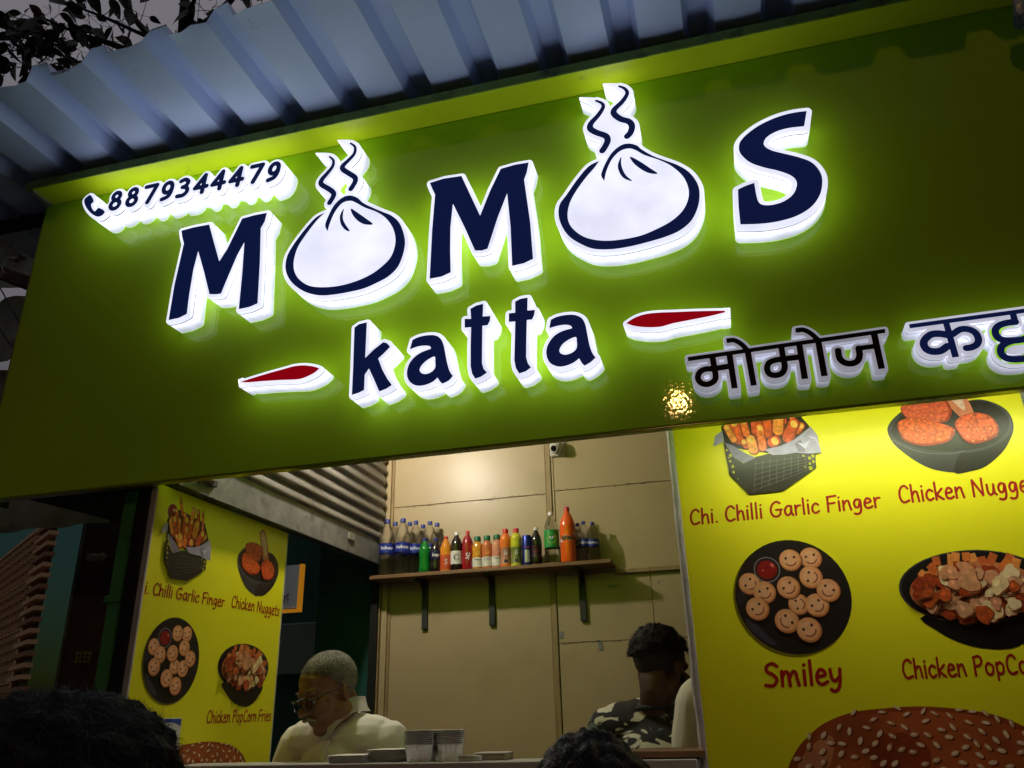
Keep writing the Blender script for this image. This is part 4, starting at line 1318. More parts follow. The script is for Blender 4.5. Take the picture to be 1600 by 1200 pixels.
for i, pts in enumerate((None,
                         [(330,400),(400,350),(520,340),(700,380),(850,420),(910,470),(860,560),(760,600),(600,620),(450,590),(370,530)],
                         [(900,400),(960,330),(1080,290),(1200,300),(1290,350),(1340,440),(1320,520),(1230,570),(1100,600),(1000,570),(940,490)])):
    ZZ, kk = Z, 1.0
    if pts is None:
        pts, ZZ, kk = [(1090,585),(1150,572),(1212,605),(1222,680),(1192,735),(1120,705),(1088,650)], Zl, 0.28
    cx = sum(p[0] for p in pts) / len(pts); cy = sum(p[1] for p in pts) / len(pts)
    b.poly(ZZ(pts), ink((150, 44, 16), 0.3, 90), 4)
    b.poly(ZZ([(cx + (x - cx) * .93 - 8 * kk, cy + (y - cy) * .90 - 10 * kk) for x, y in pts]), nug[(i + 2) % 3], 4)
    for _ in range(90):
        a = rr.uniform(0, 2 * PI); q = math.sqrt(rr.random()) * 0.86
        j = rr.randrange(len(pts)); x = cx + (pts[j][0] - cx) * q + rr.uniform(-30, 30) * kk; y = cy + (pts[j][1] - cy) * q + rr.uniform(-25, 25) * kk
        if not inside((x, y), pts): continue
        b.ell(ZZ([(x, y)])[0], rr.uniform(5, 13) * k, rr.uniform(4, 9) * k, ink(rr.choice([(226, 116, 50), (176, 56, 20), (216, 98, 36), (232, 140, 80)])), rr.uniform(0, 3), 6)
        b.n -= 1 if rr.random() < 0.7 else 0
b.build('black bowl with crumbed nuggets')

# ---- plate of smiling potato faces
b = Pic('smiley_picture')
Z = rz(1100, 820, 6.154)
k = mpp / 6.154
c = RU(1238, 931)
b.ell((c[0] - 0.004, c[1] - 0.004), 90 * mpp, 90.5 * mpp, ink((120, 112, 0)), 0, 48)
b.ell(c, 89 * mpp, 90 * mpp, ink((26, 22, 24), 0.2, 10), 0, 48)
b.poly(Z([(330,640),(380,650),(400,720),(350,760),(325,700)]), ink((44, 40, 54)), 3)
b.poly(Z([(400,920),(450,900),(600,1050),(700,1140),(640,1150),(480,1040)]), ink((62, 57, 78)), 3)
kc = Z([(605, 432)])[0]
def smiley(cx, cy, r, t, m1=None):
    C_ = Z([(cx, cy)])[0]
    R_ = r * k
    b.ell((C_[0] + R_ * .05, C_[1] - R_ * .06), R_ * 1.03, R_ * 1.03, ink((60, 28, 16)))
    b.ell(C_, R_, R_, ink((214, 128, 76), 0.15, 70)); b.ell((C_[0] - R_ * .05, C_[1] + R_ * .06), R_ * .9, R_ * .9, ink((236, 168, 118), 0.10, 70)); b.ell((C_[0] - R_ * .08, C_[1] + R_ * .1), R_ * .6, R_ * .55, ink((242, 182, 140), 0.08, 70))
    ca, sa = math.cos(-t), math.sin(-t)
    def P_(x, y): return (C_[0] + R_ * (x * ca - y * sa), C_[1] + R_ * (x * sa + y * ca))
    dk = ink((84, 32, 16))
    for sx in (-.38, .38): b.ell(P_(sx, .22), R_ * .12, R_ * .13, dk, 0, 9)
    b.stroke([P_(.5 * math.sin(a), -.05 - .48 * math.cos(a)) for a in [(-1.15 + 2.3 * i / 9) for i in range(10)]], R_ * .05, ink((140, 56, 28)))
for cx, cy, r, t in ((1025,320,105,-11),(440,567,108,-50)): smiley(cx, cy, r, math.radians(t))
b.ell(kc, 128 * k, 128 * k, ink((142, 134, 148))); b.ell(kc, 118 * k, 118 * k, ink((40, 20, 28))); b.ell((kc[0], kc[1] - 2 * k), 97 * k, 92 * k, ink((140, 14, 16), 0.25, 60))
b.ell((kc[0] + 55 * k, kc[1] + 40 * k), 14 * k, 24 * k, ink((226, 120, 120)), 0.5, 8); b.ell((kc[0] - 40 * k, kc[1] - 5 * k), 12 * k, 8 * k, ink((220, 110, 110)), 0.3, 8)
for cx, cy, r, t in ((830,340,107,-5),(1028,503,110,-76),(582,650,110,-17),(912,765,100,-95),(812,603,110,-38),(1087,773,112,-35),(1195,630,110,33),(515,808,112,-34),(797,925,115,52),(1010,1010,117,-25)):
    smiley(cx, cy, r, math.radians(t))
b.build('black plate of smiling potato faces with ketchup')

# ---- popcorn fries
b = Pic('popcorn_fries_picture')
Z = lz(180, 940, 5.333)
cc = Z([(1075, 545)])[0]; ex_ = Z([(1273, 545)])[0][0] - cc[0]; ey_ = cc[1] - Z([(1075, 738)])[0][1]
b.poly(Z([(905,670),(925,770),(985,842),(1055,873),(1120,866),(1180,805),(1215,690)]), ink((14, 12, 12)), 4)
b.ell(cc, ex_ * 1.02, ey_ * 1.02, ink((62, 56, 62)), 0, 40); b.ell(cc, ex_ * .985, ey_ * .985, ink((16, 14, 14)), 0, 40)
sauce = ink((196, 120, 80), 0.25, 60)
b.ell((cc[0], cc[1] - ey_ * .1), ex_ * .88, ey_ * .80, sauce, 0, 30)
rr = random.Random(8)
fry = [ink((214, 116, 50), 0.2, 50), ink((196, 96, 44), 0.2, 50), ink((226, 140, 72), 0.2, 50)]
for i in range(17):
    a = rr.uniform(0.15, 3.0); q = rr.uniform(.60, .78)
    p0 = (cc[0] + ex_ * q * math.cos(a), cc[1] + ey_ * q * math.sin(a)); a2 = a + rr.uniform(-.5, .5) if rr.random() < .5 else 1.57 + rr.uniform(-.5, .5)
    L = ey_ * rr.uniform(.22, .36)
    d_ = (math.cos(a2) * L, math.sin(a2) * L); n_ = (-math.sin(a2) * ex_ * .055, math.cos(a2) * ex_ * .055)
    b.poly([(p0[0] + n_[0], p0[1] + n_[1]), (p0[0] - n_[0], p0[1] - n_[1]), (p0[0] - n_[0] + d_[0], p0[1] - n_[1] + d_[1]), (p0[0] + n_[0] + d_[0], p0[1] + n_[1] + d_[1])], fry[i % 3])
cols_ = [((232, 200, 150), .15), ((240, 214, 168), .1), ((206, 150, 116), .2), ((150, 54, 24), .5), ((214, 146, 108), .2), ((184, 80, 36), .4), ((214, 150, 110), .2), ((160, 60, 26), .45)]
for i in range(115):
    a = rr.uniform(0, 2 * PI); q = math.sqrt(rr.random()) * .80
    c_ = (cc[0] + ex_ * q * math.cos(a), cc[1] - ey_ * .16 + ey_ * q * .82 * math.sin(a))
    rad = ex_ * rr.uniform(.07, .15); col, v_ = cols_[rr.randrange(8)]
    st = rr.uniform(.6, 1.0); rt_ = rr.uniform(0, 3.1); ph = rr.uniform(0, 6)
    pts = []
    for j in range(12):
        t_ = 2 * PI * j / 12; rj = rad * (1 + .12 * math.sin(3 * t_ + ph) + .07 * math.sin(5 * t_ + 2 * ph))
        x, y = rj * math.cos(t_), rj * st * math.sin(t_)
        pts.append((c_[0] + x * math.cos(rt_) - y * math.sin(rt_), c_[1] + x * math.sin(rt_) + y * math.cos(rt_)))
    b.poly([(x + rad * .10, y - rad * .14) for x, y in pts], ink((134, 66, 36)), 2)
    b.poly(pts, ink(col, v_, 90), 2)
    if rr.random() < .5: b.ell((c_[0] - rad * .2, c_[1] + rad * .2), rad * .4, rad * .22, ink(tuple(min(255, int(x * 1.14 + 6)) for x in col), v_, 90), rt_, 8)
b.build('black bowl of popcorn fries')

# ---- sesame bun
b = Pic('burger_picture')
Z = rz(1100, 1010, 3.2)
k = mpp / 3.2
dome = [(400,760),(418,620),(450,540),(500,470),(600,385),(740,330),(900,310),(1070,300),(1250,310),(1400,330),(1520,365),(1650,430),(1750,540),(1800,680),(1810,800),(1700,900),(1100,930),(500,900)]
b.poly(Z(dome), ink((150, 66, 30), 0.25, 10), 4)
b.poly(Z([(1100 + (x - 1100) * .94, 620 + (y - 620) * .93) for x, y in dome]), ink((178, 88, 44), 0.3, 9), 4)
b.poly(Z([(850,470),(1000,430),(1120,500),(1120,600),(1000,660),(850,620)]), ink((150, 60, 28), 0.2, 14), 4)
b.poly(Z([(470,600),(560,480),(640,450),(640,560),(560,700)]), ink((206, 132, 88), 0.2, 14), 4)
rr = random.Random(21)
pts_ = []
for _ in range(1500):
    x, y = rr.uniform(430, 1790), rr.uniform(305, 880)
    if not inside((x, y), dome): continue
    if any((x - a) ** 2 + ((y - c2) * 1.25) ** 2 < 56 ** 2 for a, c2 in pts_): continue
    pts_.append((x, y))
for x, y in pts_:
    t_ = rr.uniform(-.9, .9) + (x - 1100) / 900
    sq = .55 + .45 * min(1, (y - 290) / 160)
    C_ = Z([(x, y)])[0]
    b.ell((C_[0] + 5 * k, C_[1] - 6 * k), 21 * k, 12 * k * sq, ink((104, 40, 18)), -t_, 10)
    b.ell(C_, 19 * k, 10 * k * sq, ink(rr.choice([(226, 190, 150), (214, 170, 126), (236, 206, 172)]), .15, 120), -t_, 12)
    b.ell((C_[0] - 3 * k, C_[1] + 2 * k), 9 * k, 5 * k * sq, ink((244, 224, 198)), -t_, 8)
    b.n -= 3
b.build('sesame bun')
# ================================================================== SHOP INTERIOR
M_CREAM = mat('beige_enamel', (0.42, 0.322, 0.195), rough=0.385, var=0.07, scale=1.6, bump=0.05, bscale=18, spec=0.6,
              dark=(0.33, 0.245, 0.14), dscale=2.4, dlow=0.55, dhigh=0.80)
M_BATTEN = mat('brown_beige_batten', (0.30, 0.215, 0.11), rough=0.42, var=0.18, scale=9, stretch=(4, 4, 0.6), dark=(0.07, 0.045, 0.03), dscale=8, dlow=0.58, dhigh=0.72)
M_DARKGAP = mat('dark_gap', (0.012, 0.010, 0.008), rough=0.9)
ZC = 3.20
floor = box('shop_floor', (LX - 0.03, 2.13, 0.0), (1.62, BY + 0.12, 0.14), MG, None, 0.004)
tag(floor, kind='structure')
ceil_ = box('shop_ceiling', (XL, 2.036, ZC), (1.70, BY + 0.12, ZC + 0.08), mat('ceiling_board', (0.30, 0.27, 0.21), rough=0.8, var=0.1, scale=3), None, 0.003)
tag(ceil_, kind='structure')
wr = box('shop_wall_right', (1.62, 2.14, 0.0), (1.70, BY + 0.12, ZC - 0.002), M_CREAM, None, 0.003)
tag(wr, kind='structure')
# frame that carries the right poster
pf = box('front_partition', (px_l + 0.02, POY + 0.0135, 0.0), (1.61, POY + 0.03, ZC - 0.01), mat('speckled_grey', (0.28, 0.28, 0.30), rough=0.8, var=0.3, scale=120), None, 0.002)
tag(pf, kind='structure')
# back wall
X0 = PY(612, 800, BY).x
XB1, XB2 = PY(853.5, 770, BY).x, PY(862.5, 770, BY).x
ZJ = PY(840, 773, BY).z
ZL = PY(1010, 890, BY).z
ZH = PY(940, 1002, BY).z
XS = PY(1019, 930, BY).x
XE = 1.61
wall = empty('wall_back', (0, BY, 0))
tag(wall, kind='structure')
box('backing', (X0 - 0.02, BY + 0.012, 0.14), (XE, BY + 0.10, ZC - 0.002), M_DARKGAP, wall, 0.002)
g_ = 0.0012
for x0_, x1_, z0_, z1_, dy in ((X0, XB1, ZJ, ZC - 0.004, 0.0), (X0, XB1, 0.15, ZJ, 0.0012), (XB2, XE, ZJ + 0.01, ZC - 0.004, 0.0), (XB2, XE, ZL, ZJ + 0.01, 0.001),
                               (XB2, XS, ZH, ZL, 0.002), (XS, XE, ZH, ZL, 0.0005), (XB2, XE, 0.15, ZH, 0.0015)):
    box('panel', (x0_ + g_, BY + dy, z0_ + g_), (x1_ - g_, BY + 0.011, z1_ - g_), M_CREAM, wall, 0.0012)
box('batten', (XB1 + 0.001, BY - 0.006, 0.15), (XB2 - 0.001, BY + 0.011, ZC - 0.004), M_BATTEN, wall, 0.002)
box('batten', (XB2 + 0.004, BY - 0.0045, ZL), (XB2 + 0.011, BY - 0.0005, ZC - 0.004), M_CREAM, wall, 0.001)
xr0 = PY(962, 890, BY).x
box('ledge', (xr0, BY - 0.020, ZL - 0.012), (XE, BY - 0.0008, ZL + 0.008), M_BATTEN, wall, 0.002)
# corner strips at the left end
for a, b_, m, d in ((591, 603, M_BATTEN, 0.030), (603.5, 612, M_CREAM, 0.018)):
    box('corner_strip', (PY(a, 800, BY).x, BY - d, 0.15), (PY(b_, 800, BY).x - 0.001, BY + 0.011, ZC - 0.004), m, wall, 0.002)
box('corner_strip', (PY(612, 800, BY).x, BY - 0.008, 0.15), (PY(616, 800, BY).x, BY - 0.0006, ZC - 0.004), M_BATTEN, wall, 0.002)
# scraps of tape and chipped paint along the joints
M_TAPE = mat('old_grey_tape', (0.22, 0.23, 0.22), rough=0.6, var=0.3, scale=60)
M_CHIP = mat('chipped_paint', (0.13, 0.085, 0.05), rough=0.8, var=0.4, scale=80)
for x, y, w, hgt in ((877, 992, 6, 11), (938, 1009, 6, 13), (958, 916, 16, 5), (1037, 990, 7, 7), (1029, 910, 4, 3)):
    p0, p1 = PY(x - w / 2, y + hgt / 2, BY), PY(x + w / 2, y - hgt / 2, BY)
    box('tape_scrap', (p0.x, BY - 0.0012, p0.z), (p1.x, BY - 0.0002, p1.z), M_TAPE, wall, 0.0003)
rc = random.Random(4)
def chips(n, xa, xb, za, zb, name='paint_chip'):
    bm = bmesh.new()
    for _ in range(n):
        x = rc.uniform(xa, xb); t = (x - xa) / (xb - xa); zz = za + (zb - za) * t + rc.gauss(0, 0.004)
        w, hh = rc.uniform(0.002, 0.02), rc.uniform(0.0008, 0.003)
        m = rc.randint(5, 7)
        c = [bm.verts.new((x + w * math.cos(2 * PI * k / m) * rc.uniform(.6, 1), BY - 0.0006 - rc.uniform(0, .0002), zz + hh * math.sin(2 * PI * k / m) * rc.uniform(.6, 1))) for k in range(m)]
        bm.faces.new(c)
    o = bm_obj(name, bm, M_CHIP, wall)
    o['kind'] = 'stuff'
chips(26, X0 + 0.03, XB1 - 0.02, ZJ, ZJ)
chips(26, XB2 + 0.02, 0.1, ZJ + 0.01, ZJ + 0.01)
chips(14, XB2 + 0.02, XS, ZH, ZH)
# ------------------------------------------------------------------ shelf
SZ = PY(969.5, 884, BY).z
SF = PZ(954.5, 876, SZ).y
sx0, sx1 = PY(576, 907, SF).x, PY(955, 878, SF).x
shelf = empty('wall_shelf', ((sx0 + sx1) / 2, BY, SZ))
tag(shelf, 'brown plywood shelf on black brackets across the beige back wall', 'shelf')
M_PLY = mat('brown_plywood', (0.20, 0.105, 0.050), rough=0.5, var=0.25, scale=5, stretch=(1, 6, 6), bump=0.1, bscale=40)
box('board', (sx0, SF, SZ - 0.009), (sx1, BY - 0.011, SZ + 0.009), M_PLY, shelf, 0.0025)
for (ax, ay, by) in ((663, 912, 983), (769, 900, 977), (912, 884, 970)):
    xb = PY(ax, by, BY - 0.012).x; zb_ = PY(ax, by, BY - 0.012).z
    bm = bmesh.new()
    add_box(bm, (xb - 0.014, BY - 0.015, zb_), (xb + 0.014, BY - 0.0022, SZ - 0.0095), 0.001)
    add_box(bm, (xb - 0.014, SF + 0.035, SZ - 0.022), (xb + 0.014, BY - 0.0152, SZ - 0.0095), 0.001)
    # gusset
    a = [Vector((xb - 0.002, BY - 0.0155, SZ - 0.10)), Vector((xb - 0.002, BY - 0.0155, SZ - 0.0225)), Vector((xb - 0.002, SF + 0.07, SZ - 0.0225)), Vector((xb - 0.002, BY - 0.06, SZ - 0.045))]
    v1 = [bm.verts.new(p) for p in a]; v2 = [bm.verts.new(p + Vector((0.004, 0, 0))) for p in a]
    bm.faces.new(v1); bm.faces.new(v2[::-1])
    for i in range(4): bm.faces.new((v1[i], v2[i], v2[(i + 1) % 4], v1[(i + 1) % 4]))
    bmesh.ops.recalc_face_normals(bm, faces=bm.faces)
    bm_obj('bracket', bm, M_BLACKSTEEL, shelf)

# ------------------------------------------------------------------ bottles
def clear_plastic(name, tint, rough=0.03, ior=1.30):
    return mat(name, tint, rough=rough, trans=1.0, ior=ior, bump=0.12, bscale=70)
M_WATER = clear_plastic('water_bottle', (0.97, 0.98, 0.98))
M_WATER.node_tree.nodes['Principled BSDF'].inputs['Alpha'].default_value = 0.55
M_LEMON = clear_plastic('cloudy_lemon', (0.80, 0.86, 0.78), 0.12)
M_CAPBLUE = mat('blue_cap', (0.020, 0.035, 0.24), rough=0.4)
M_CAPWHITE = mat('white_cap', (0.70, 0.70, 0.68), rough=0.4)
M_CAPRED = mat('red_cap', (0.52, 0.025, 0.020), rough=0.4)
M_CAPGREEN = mat('green_cap', (0.010, 0.13, 0.055), rough=0.4)
M_LBLUE = mat('blue_label', (0.012, 0.022, 0.22), rough=0.4, var=0.12, scale=30)
M_INKW = mat('white_ink', (0.72, 0.72, 0.75), rough=0.5)
M_INKK = mat('black_ink', (0.02, 0.02, 0.022), rough=0.5)
PROF = {
 'water': ([(.80,0),(.97,.012),(1,.03),(1,.06),(.93,.085),(1,.115),(1,.13),(.93,.155),(1,.185),(1,.20),(.93,.225),(1,.255),(1,.27),(.93,.295),(1,.325),(1,.34),(.95,.36),(.95,.375),(.955,.56),(1,.58),(1,.61),(.93,.635),(.97,.66),(.88,.73),(.66,.82),(.42,.89),(.31,.915),(.30,.94)], .335, .93, (.39, .555)),
 'soda': ([(.72,0),(.92,.015),(1,.05),(1,.16),(.90,.27),(.88,.35),(.95,.46),(1,.58),(.97,.66),(.80,.76),(.50,.86),(.36,.91),(.34,.935)], .40, .925, None),
 'straight': ([(.80,0),(.97,.012),(1,.035),(1,.60),(.97,.68),(.80,.78),(.48,.87),(.34,.91),(.33,.94)], .37, .93, (.24, .50)),
 'juice': ([(.86,0),(.98,.012),(1,.04),(1,.66),(.94,.73),(.76,.79),(.60,.82),(.58,.865)], .66, .855, (.05, .60)),
 'sport': ([(.88,0),(1,.02),(1,.06),(.84,.20),(.80,.30),(.90,.42),(1,.50),(1,.58),(.95,.66),(1,.70),(.88,.79),(.60,.86),(.44,.885)], .50, .875, (.05, .49)),
 'can': ([(.80,0),(.98,.025),(1,.05),(1,.93),(.86,.985),(.84,1.0)], 0, 0, None),
}
def band(name, c, r, z0, z1, m, parent, seg=24, prof=None, a0=0.0, a1=2 * PI):
    vs, fs = [], []
    n = 6
    full = abs(a1 - a0 - 2 * PI) < 1e-6
    cnt = seg if full else seg + 1
    for i in range(n + 1):
        zz = z0 + (z1 - z0) * i / n
        rr_ = (prof(zz) if prof else r)
        for k_ in range(cnt):
            an = a0 + (a1 - a0) * k_ / seg
            vs.append((c[0] + rr_ * math.cos(an), c[1] + rr_ * math.sin(an), c[2] + zz))
    for i in range(n):
        for k_ in range(seg):
            k2 = (k_ + 1) % cnt
            fs.append((i * cnt + k_, i * cnt + k2, (i + 1) * cnt + k2, (i + 1) * cnt + k_))
    return mesh_pd(name, vs, fs, m, parent, 1.0)

def bent(name, loops_groups, c, r, zc, m, parent, ang):
    """flat loops (metres, centred on 0,0) wrapped on a cylinder round c, facing direction ang"""
    def fn(p):
        an = ang + p[0] / r
        return Vector((c[0] + r * math.cos(an), c[1] + r * math.sin(an), c[2] + zc + p[1]))
    vs, fs = fill(loops_groups, fn)
    return mesh_pd(name, vs, fs, m, parent)

def words(txt, width, cap, w=0.06, vertical=False):
    out = []
    for c, gr in text_loops(txt, (-width / 2, -cap / 2), (width / 2, -cap / 2), cap, 0.05, w):
        out += gr
    return out

def bottle(name, label, px, pyt, pyb, wpx, row, kind, mbody, mcap, mlabel=None, mark=None, group=None, lab=None, mark_m=None, mark_z=None):
    Y = SF + (0.30, 0.55, 0.78)[row] * (BY - 0.012 - SF)
    top = PY(px, pyt, Y)
    base = Vector((top.x, Y, SZ + 0.0095))
    H = top.z - base.z
    R = wpx / 2 * (PY(px + 1, 840, Y).x - PY(px, 840, Y).x)
    prof, capr, capz, labz = PROF[kind]
    if lab: labz = lab
    o = empty(name, base)
    tag(o, label, 'can' if kind == 'can' else 'bottle', group)
    lathe('body', [(r * R, z * H) for r, z in prof], base, mbody, o, 24, 0.5)
    def pr(zz):
        q_ = zz / H
        for (r0, z0), (r1, z1) in zip(prof, prof[1:]):
            if z0 <= q_ <= z1 and z1 > z0: return (r0 + (r1 - r0) * (q_ - z0) / (z1 - z0)) * R * 1.004 + 0.0004
        return R
    if mcap:
        lathe('cap', [(capr * R, capz * H), (capr * R, capz * H + (1 - capz) * H * .85), (capr * R * .9, H)], base, mcap, o, 18, 0.5)
    face = math.atan2(-base.y, -base.x)
    if mlabel and labz:
        lb = band('label', base, R, labz[0] * H, labz[1] * H, mlabel, o, 26, pr)
    if mark:
        txt, wd, cp = mark
        zz = (mark_z if mark_z is not None else (labz[0] + labz[1]) / 2) * H
        rr_ = max(pr(zz - cp * R * .5), pr(zz + cp * R * .5)) + 0.0007
        bent('label_print', words(txt, wd * R, cp * R), base, rr_, zz, mark_m or M_INKW, o, face)
    return o, base, H, R, face, pr

W_ = 'water bottles on the shelf'
wl_ = [(606, 812, 898, 22.5, 0, 'clear water bottle with blue label, first at the left end of the shelf front'),
       (630, 810.5, 896, 23, 0, 'clear water bottle with blue label, second in the front row of the shelf'),
       (650, 814, 893, 21, 1, 'clear water bottle just left of and behind the green soda bottle'),
       (618, 816, 897, 21, 2, 'clear water bottle hidden between and behind the first two water bottles'),
       (640.5, 816, 897, 21, 2, 'clear water bottle rearmost behind the second water bottle'),
       (661, 820, 897, 21, 2, 'clear water bottle rearmost directly behind the green soda bottle'),
       (672, 814.7, 893, 21.5, 1, 'clear water bottle behind the gap between green soda and dark cola bottle'),
       (683, 817.4, 893, 21.5, 2, 'clear water bottle rearmost behind the blue capped cola bottle'),
       (902, 818, 875, 20, 2, 'clear water bottle rearmost right of the tall orange soda bottle'),
       (911, 814.8, 874, 20, 1, 'clear water bottle in the middle of the three at the right end of the shelf'),
       (925, 816, 873, 19.5, 1, 'clear water bottle last at the right end of the shelf')]
for px_, yt, yb, wpx, row, lb in wl_:
    bottle('water_bottle', lb, px_, yt, yb, wpx, row, 'water', M_WATER, M_CAPBLUE, M_LBLUE, ('Rai l', 1.35, .34) if row == 9 else ('Railneer', 1.75, .36), W_)
def liquid(name, c, rough=0.12, var=0.12):
    return mat(name, c, rough=rough, var=var, scale=25, coat=0.5, spec=0.6)
M_GREENS = mat('green_soda', (0.015, 0.34, 0.045), rough=0.08, trans=0.55, ior=1.3, coat=0.4)
M_COLA = liquid('cola', (0.010, 0.006, 0.007))
M_ORANGEJ = liquid('orange_juice', (0.62, 0.22, 0.020))
M_REDS = liquid('red_soda', (0.28, 0.010, 0.018))
M_ORSODA = liquid('orange_soda', (0.78, 0.11, 0.012))
M_SPORTO = liquid('orange_sport_drink', (0.72, 0.17, 0.025))
M_SPORTY = liquid('yellow_sport_drink', (0.50, 0.50, 0.035))
M_LGREEN = mat('green_label', (0.020, 0.26, 0.05), rough=0.4)
M_LYEL = mat('lime_disc', (0.55, 0.62, 0.02), rough=0.4)
M_LWHITE = mat('white_label', (0.62, 0.60, 0.55), rough=0.45, var=0.1, scale=40)
M_LRED = mat('red_orange_label', (0.48, 0.07, 0.02), rough=0.4)
o, *_r1 = bottle('soda_bottle', 'small green soda bottle with dark blue cap in front of the water bottles', 664, 841.5, 893, 17, 0, 'soda', M_GREENS, M_CAPBLUE)
bottle('soda_bottle', 'small black cola bottle with a blue cap beside the green soda bottle', 681, 841, 892, 17.5, 0, 'soda', M_COLA, M_CAPBLUE, mat('navy_label', (0.008, 0.010, 0.05), rough=0.4), ('lap', 1.3, .5), lab=(.36, .62))
bottle('juice_bottle', 'small orange drink bottle with a red cap left of the white capped cola', 697, 838.8, 890, 17, 0, 'straight', M_ORANGEJ, M_CAPRED, M_LRED, ('S', .5, .8), lab=(.06, .46))
o, base, H, R, face, pr = bottle('soda_bottle', 'small dark cola bottle with a white cap and white label', 713.5, 832, 888.7, 17.5, 0, 'straight', M_COLA, M_CAPWHITE, M_LWHITE, None, lab=(.16, .50))
bent('label_print', level([('s', ell(0, 0, .42 * R, .42 * R, 22, 0.7, 5.6), .11 * R)], 0, .05 * R), base, pr(.33 * H) + 0.0008, .33 * H, M_INKK, o, face)
bottle('soda_bottle', 'small red soda bottle with a red cap and slanting white script', 730.5, 829.8, 888, 17, 0, 'straight', M_REDS, M_CAPRED, None, ('Sf', .8, .9), mark_z=.34)
for px_, yt, yb, lb, cols in ((746, 838.8, 886.8, 'orange juice bottle with green cap next to the red soda bottle', (0.55, 0.24, 0.03)),
                              (761, 837.3, 885.5, 'pinkish orange juice bottle with green cap, middle of the three green capped juices', (0.50, 0.15, 0.06)),
                              (776, 835.8, 884, 'pale pink juice bottle with green cap next to the sports drinks', (0.56, 0.24, 0.15))):
    o, base, H, R, face, pr = bottle('juice_bottle', lb, px_, yt, yb, 15.5, 0, 'juice', liquid('juice_%d' % px_, cols), M_CAPGREEN, M_LWHITE, ('Tropcn', 1.5, .25), 'green capped juice bottles', lab=(.06, .34), mark_m=M_INKK, mark_z=.28)
    bent('fruit_mark', level([('s', [(0, 0), (.12 * R, .1 * R)], .34 * R)], 0, .06 * R), base, pr(.47 * H) + 0.0008, .47 * H, mat('fruit_%d' % px_, (0.75, 0.42 if px_ < 750 else 0.26, 0.05 if px_ < 770 else .2), rough=0.4), o, face)
for px_, yt, mb, lb, ml in ((789.5, 826.8, M_SPORTO, 'orange sports drink bottle with red cap and letter G', mat('salmon_label', (0.42, 0.20, 0.12), rough=0.4)),
                            (806, 826, M_SPORTY, 'yellow green sports drink bottle with red cap and letter G', mat('olive_label', (0.16, 0.20, 0.04), rough=0.4))):
    o, base, H, R, face, pr = bottle('sports_drink', lb, px_, yt, 881, 17.5, 0, 'sport', mb, M_CAPRED, ml, ('G', .62, .72), 'sports drink bottles', lab=(.08, .49), mark_z=.36)
    bent('black_patch', [[[(-.3 * R, -.22 * R), (.3 * R, -.22 * R), (.26 * R, .3 * R), (-.26 * R, .3 * R)]]], base, max(pr(.09 * H), pr(.2 * H)) + 0.001, .14 * H, M_INKK, o, face)
o, base, H, R, face, pr = bottle('drink_can', 'slim blue and silver energy drink can between sports drink and cola', 823, 837, 879, 15, 0, 'can', mat('blue_can', (0.012, 0.028, 0.20), rough=0.25, metal=0.5), None)
M_SILVER = mat('silver_can', (0.50, 0.50, 0.52), rough=0.3, metal=0.6)
band('silver_quarter', base, R, .1 * H, .5 * H, M_SILVER, o, 8, pr, face - 0.55, face + 0.5)
bent('red_mark', level([('s', [(-.35 * R, 0), (.3 * R, .12 * R)], .13 * R)], 0, .05 * R), base, pr(.56 * H) + 0.0008, .58 * H, M_CAPRED, o, face)
bottle('soda_bottle', 'small black cola bottle with a white cap left of the tall lemon bottle', 837, 824.5, 879, 17, 0, 'soda', M_COLA, M_CAPWHITE, mat('maroon_label', (0.030, 0.008, 0.010), rough=0.4), ('Cola', 1.2, .4), lab=(.22, .5), mark_m=mat('red_script', (0.22, 0.02, 0.02)))
o, base, H, R, face, pr = bottle('large_soda_bottle', 'tall cloudy lemon soda bottle with white cap and green label', 860, 800.5, 879, 22.5, 0, 'straight', M_LEMON, M_CAPWHITE, M_LGREEN, None, lab=(.30, .64))
bent('label_disc', level([('s', [(0, 0), (0.001, 0)], .66 * R)], 0, .06 * R), base, pr(.48 * H) + 0.0007, .47 * H, M_LYEL, o, face)
bent('label_print', words('7UP', .8 * R, .34 * R, .07), base, pr(.48 * H) + 0.0014, .48 * H, M_INKW, o, face)
o, base, H, R, face, pr = bottle('large_soda_bottle', 'tallest bottle, bright orange soda with a red cap', 885, 792.7, 877, 24.5, 0, 'straight', M_ORSODA, M_CAPRED, None, None)
M_INKG = mat('dark_green_ink', (0.01, 0.06, 0.03), rough=0.4)
zz = .43 * H
bent('label_splash', level([('s', [(-.9 * R, -.3 * R), (-.3 * R, .1 * R), (.2 * R, -.1 * R), (.9 * R, .35 * R)], .26 * R)], 0, .06 * R), base, pr(zz) + 0.0006, zz, M_INKW, o, face)
bent('label_print', words('Mirinda', 1.9 * R, .5 * R, .075), base, pr(zz) + 0.0013, zz, M_INKG, o, face)

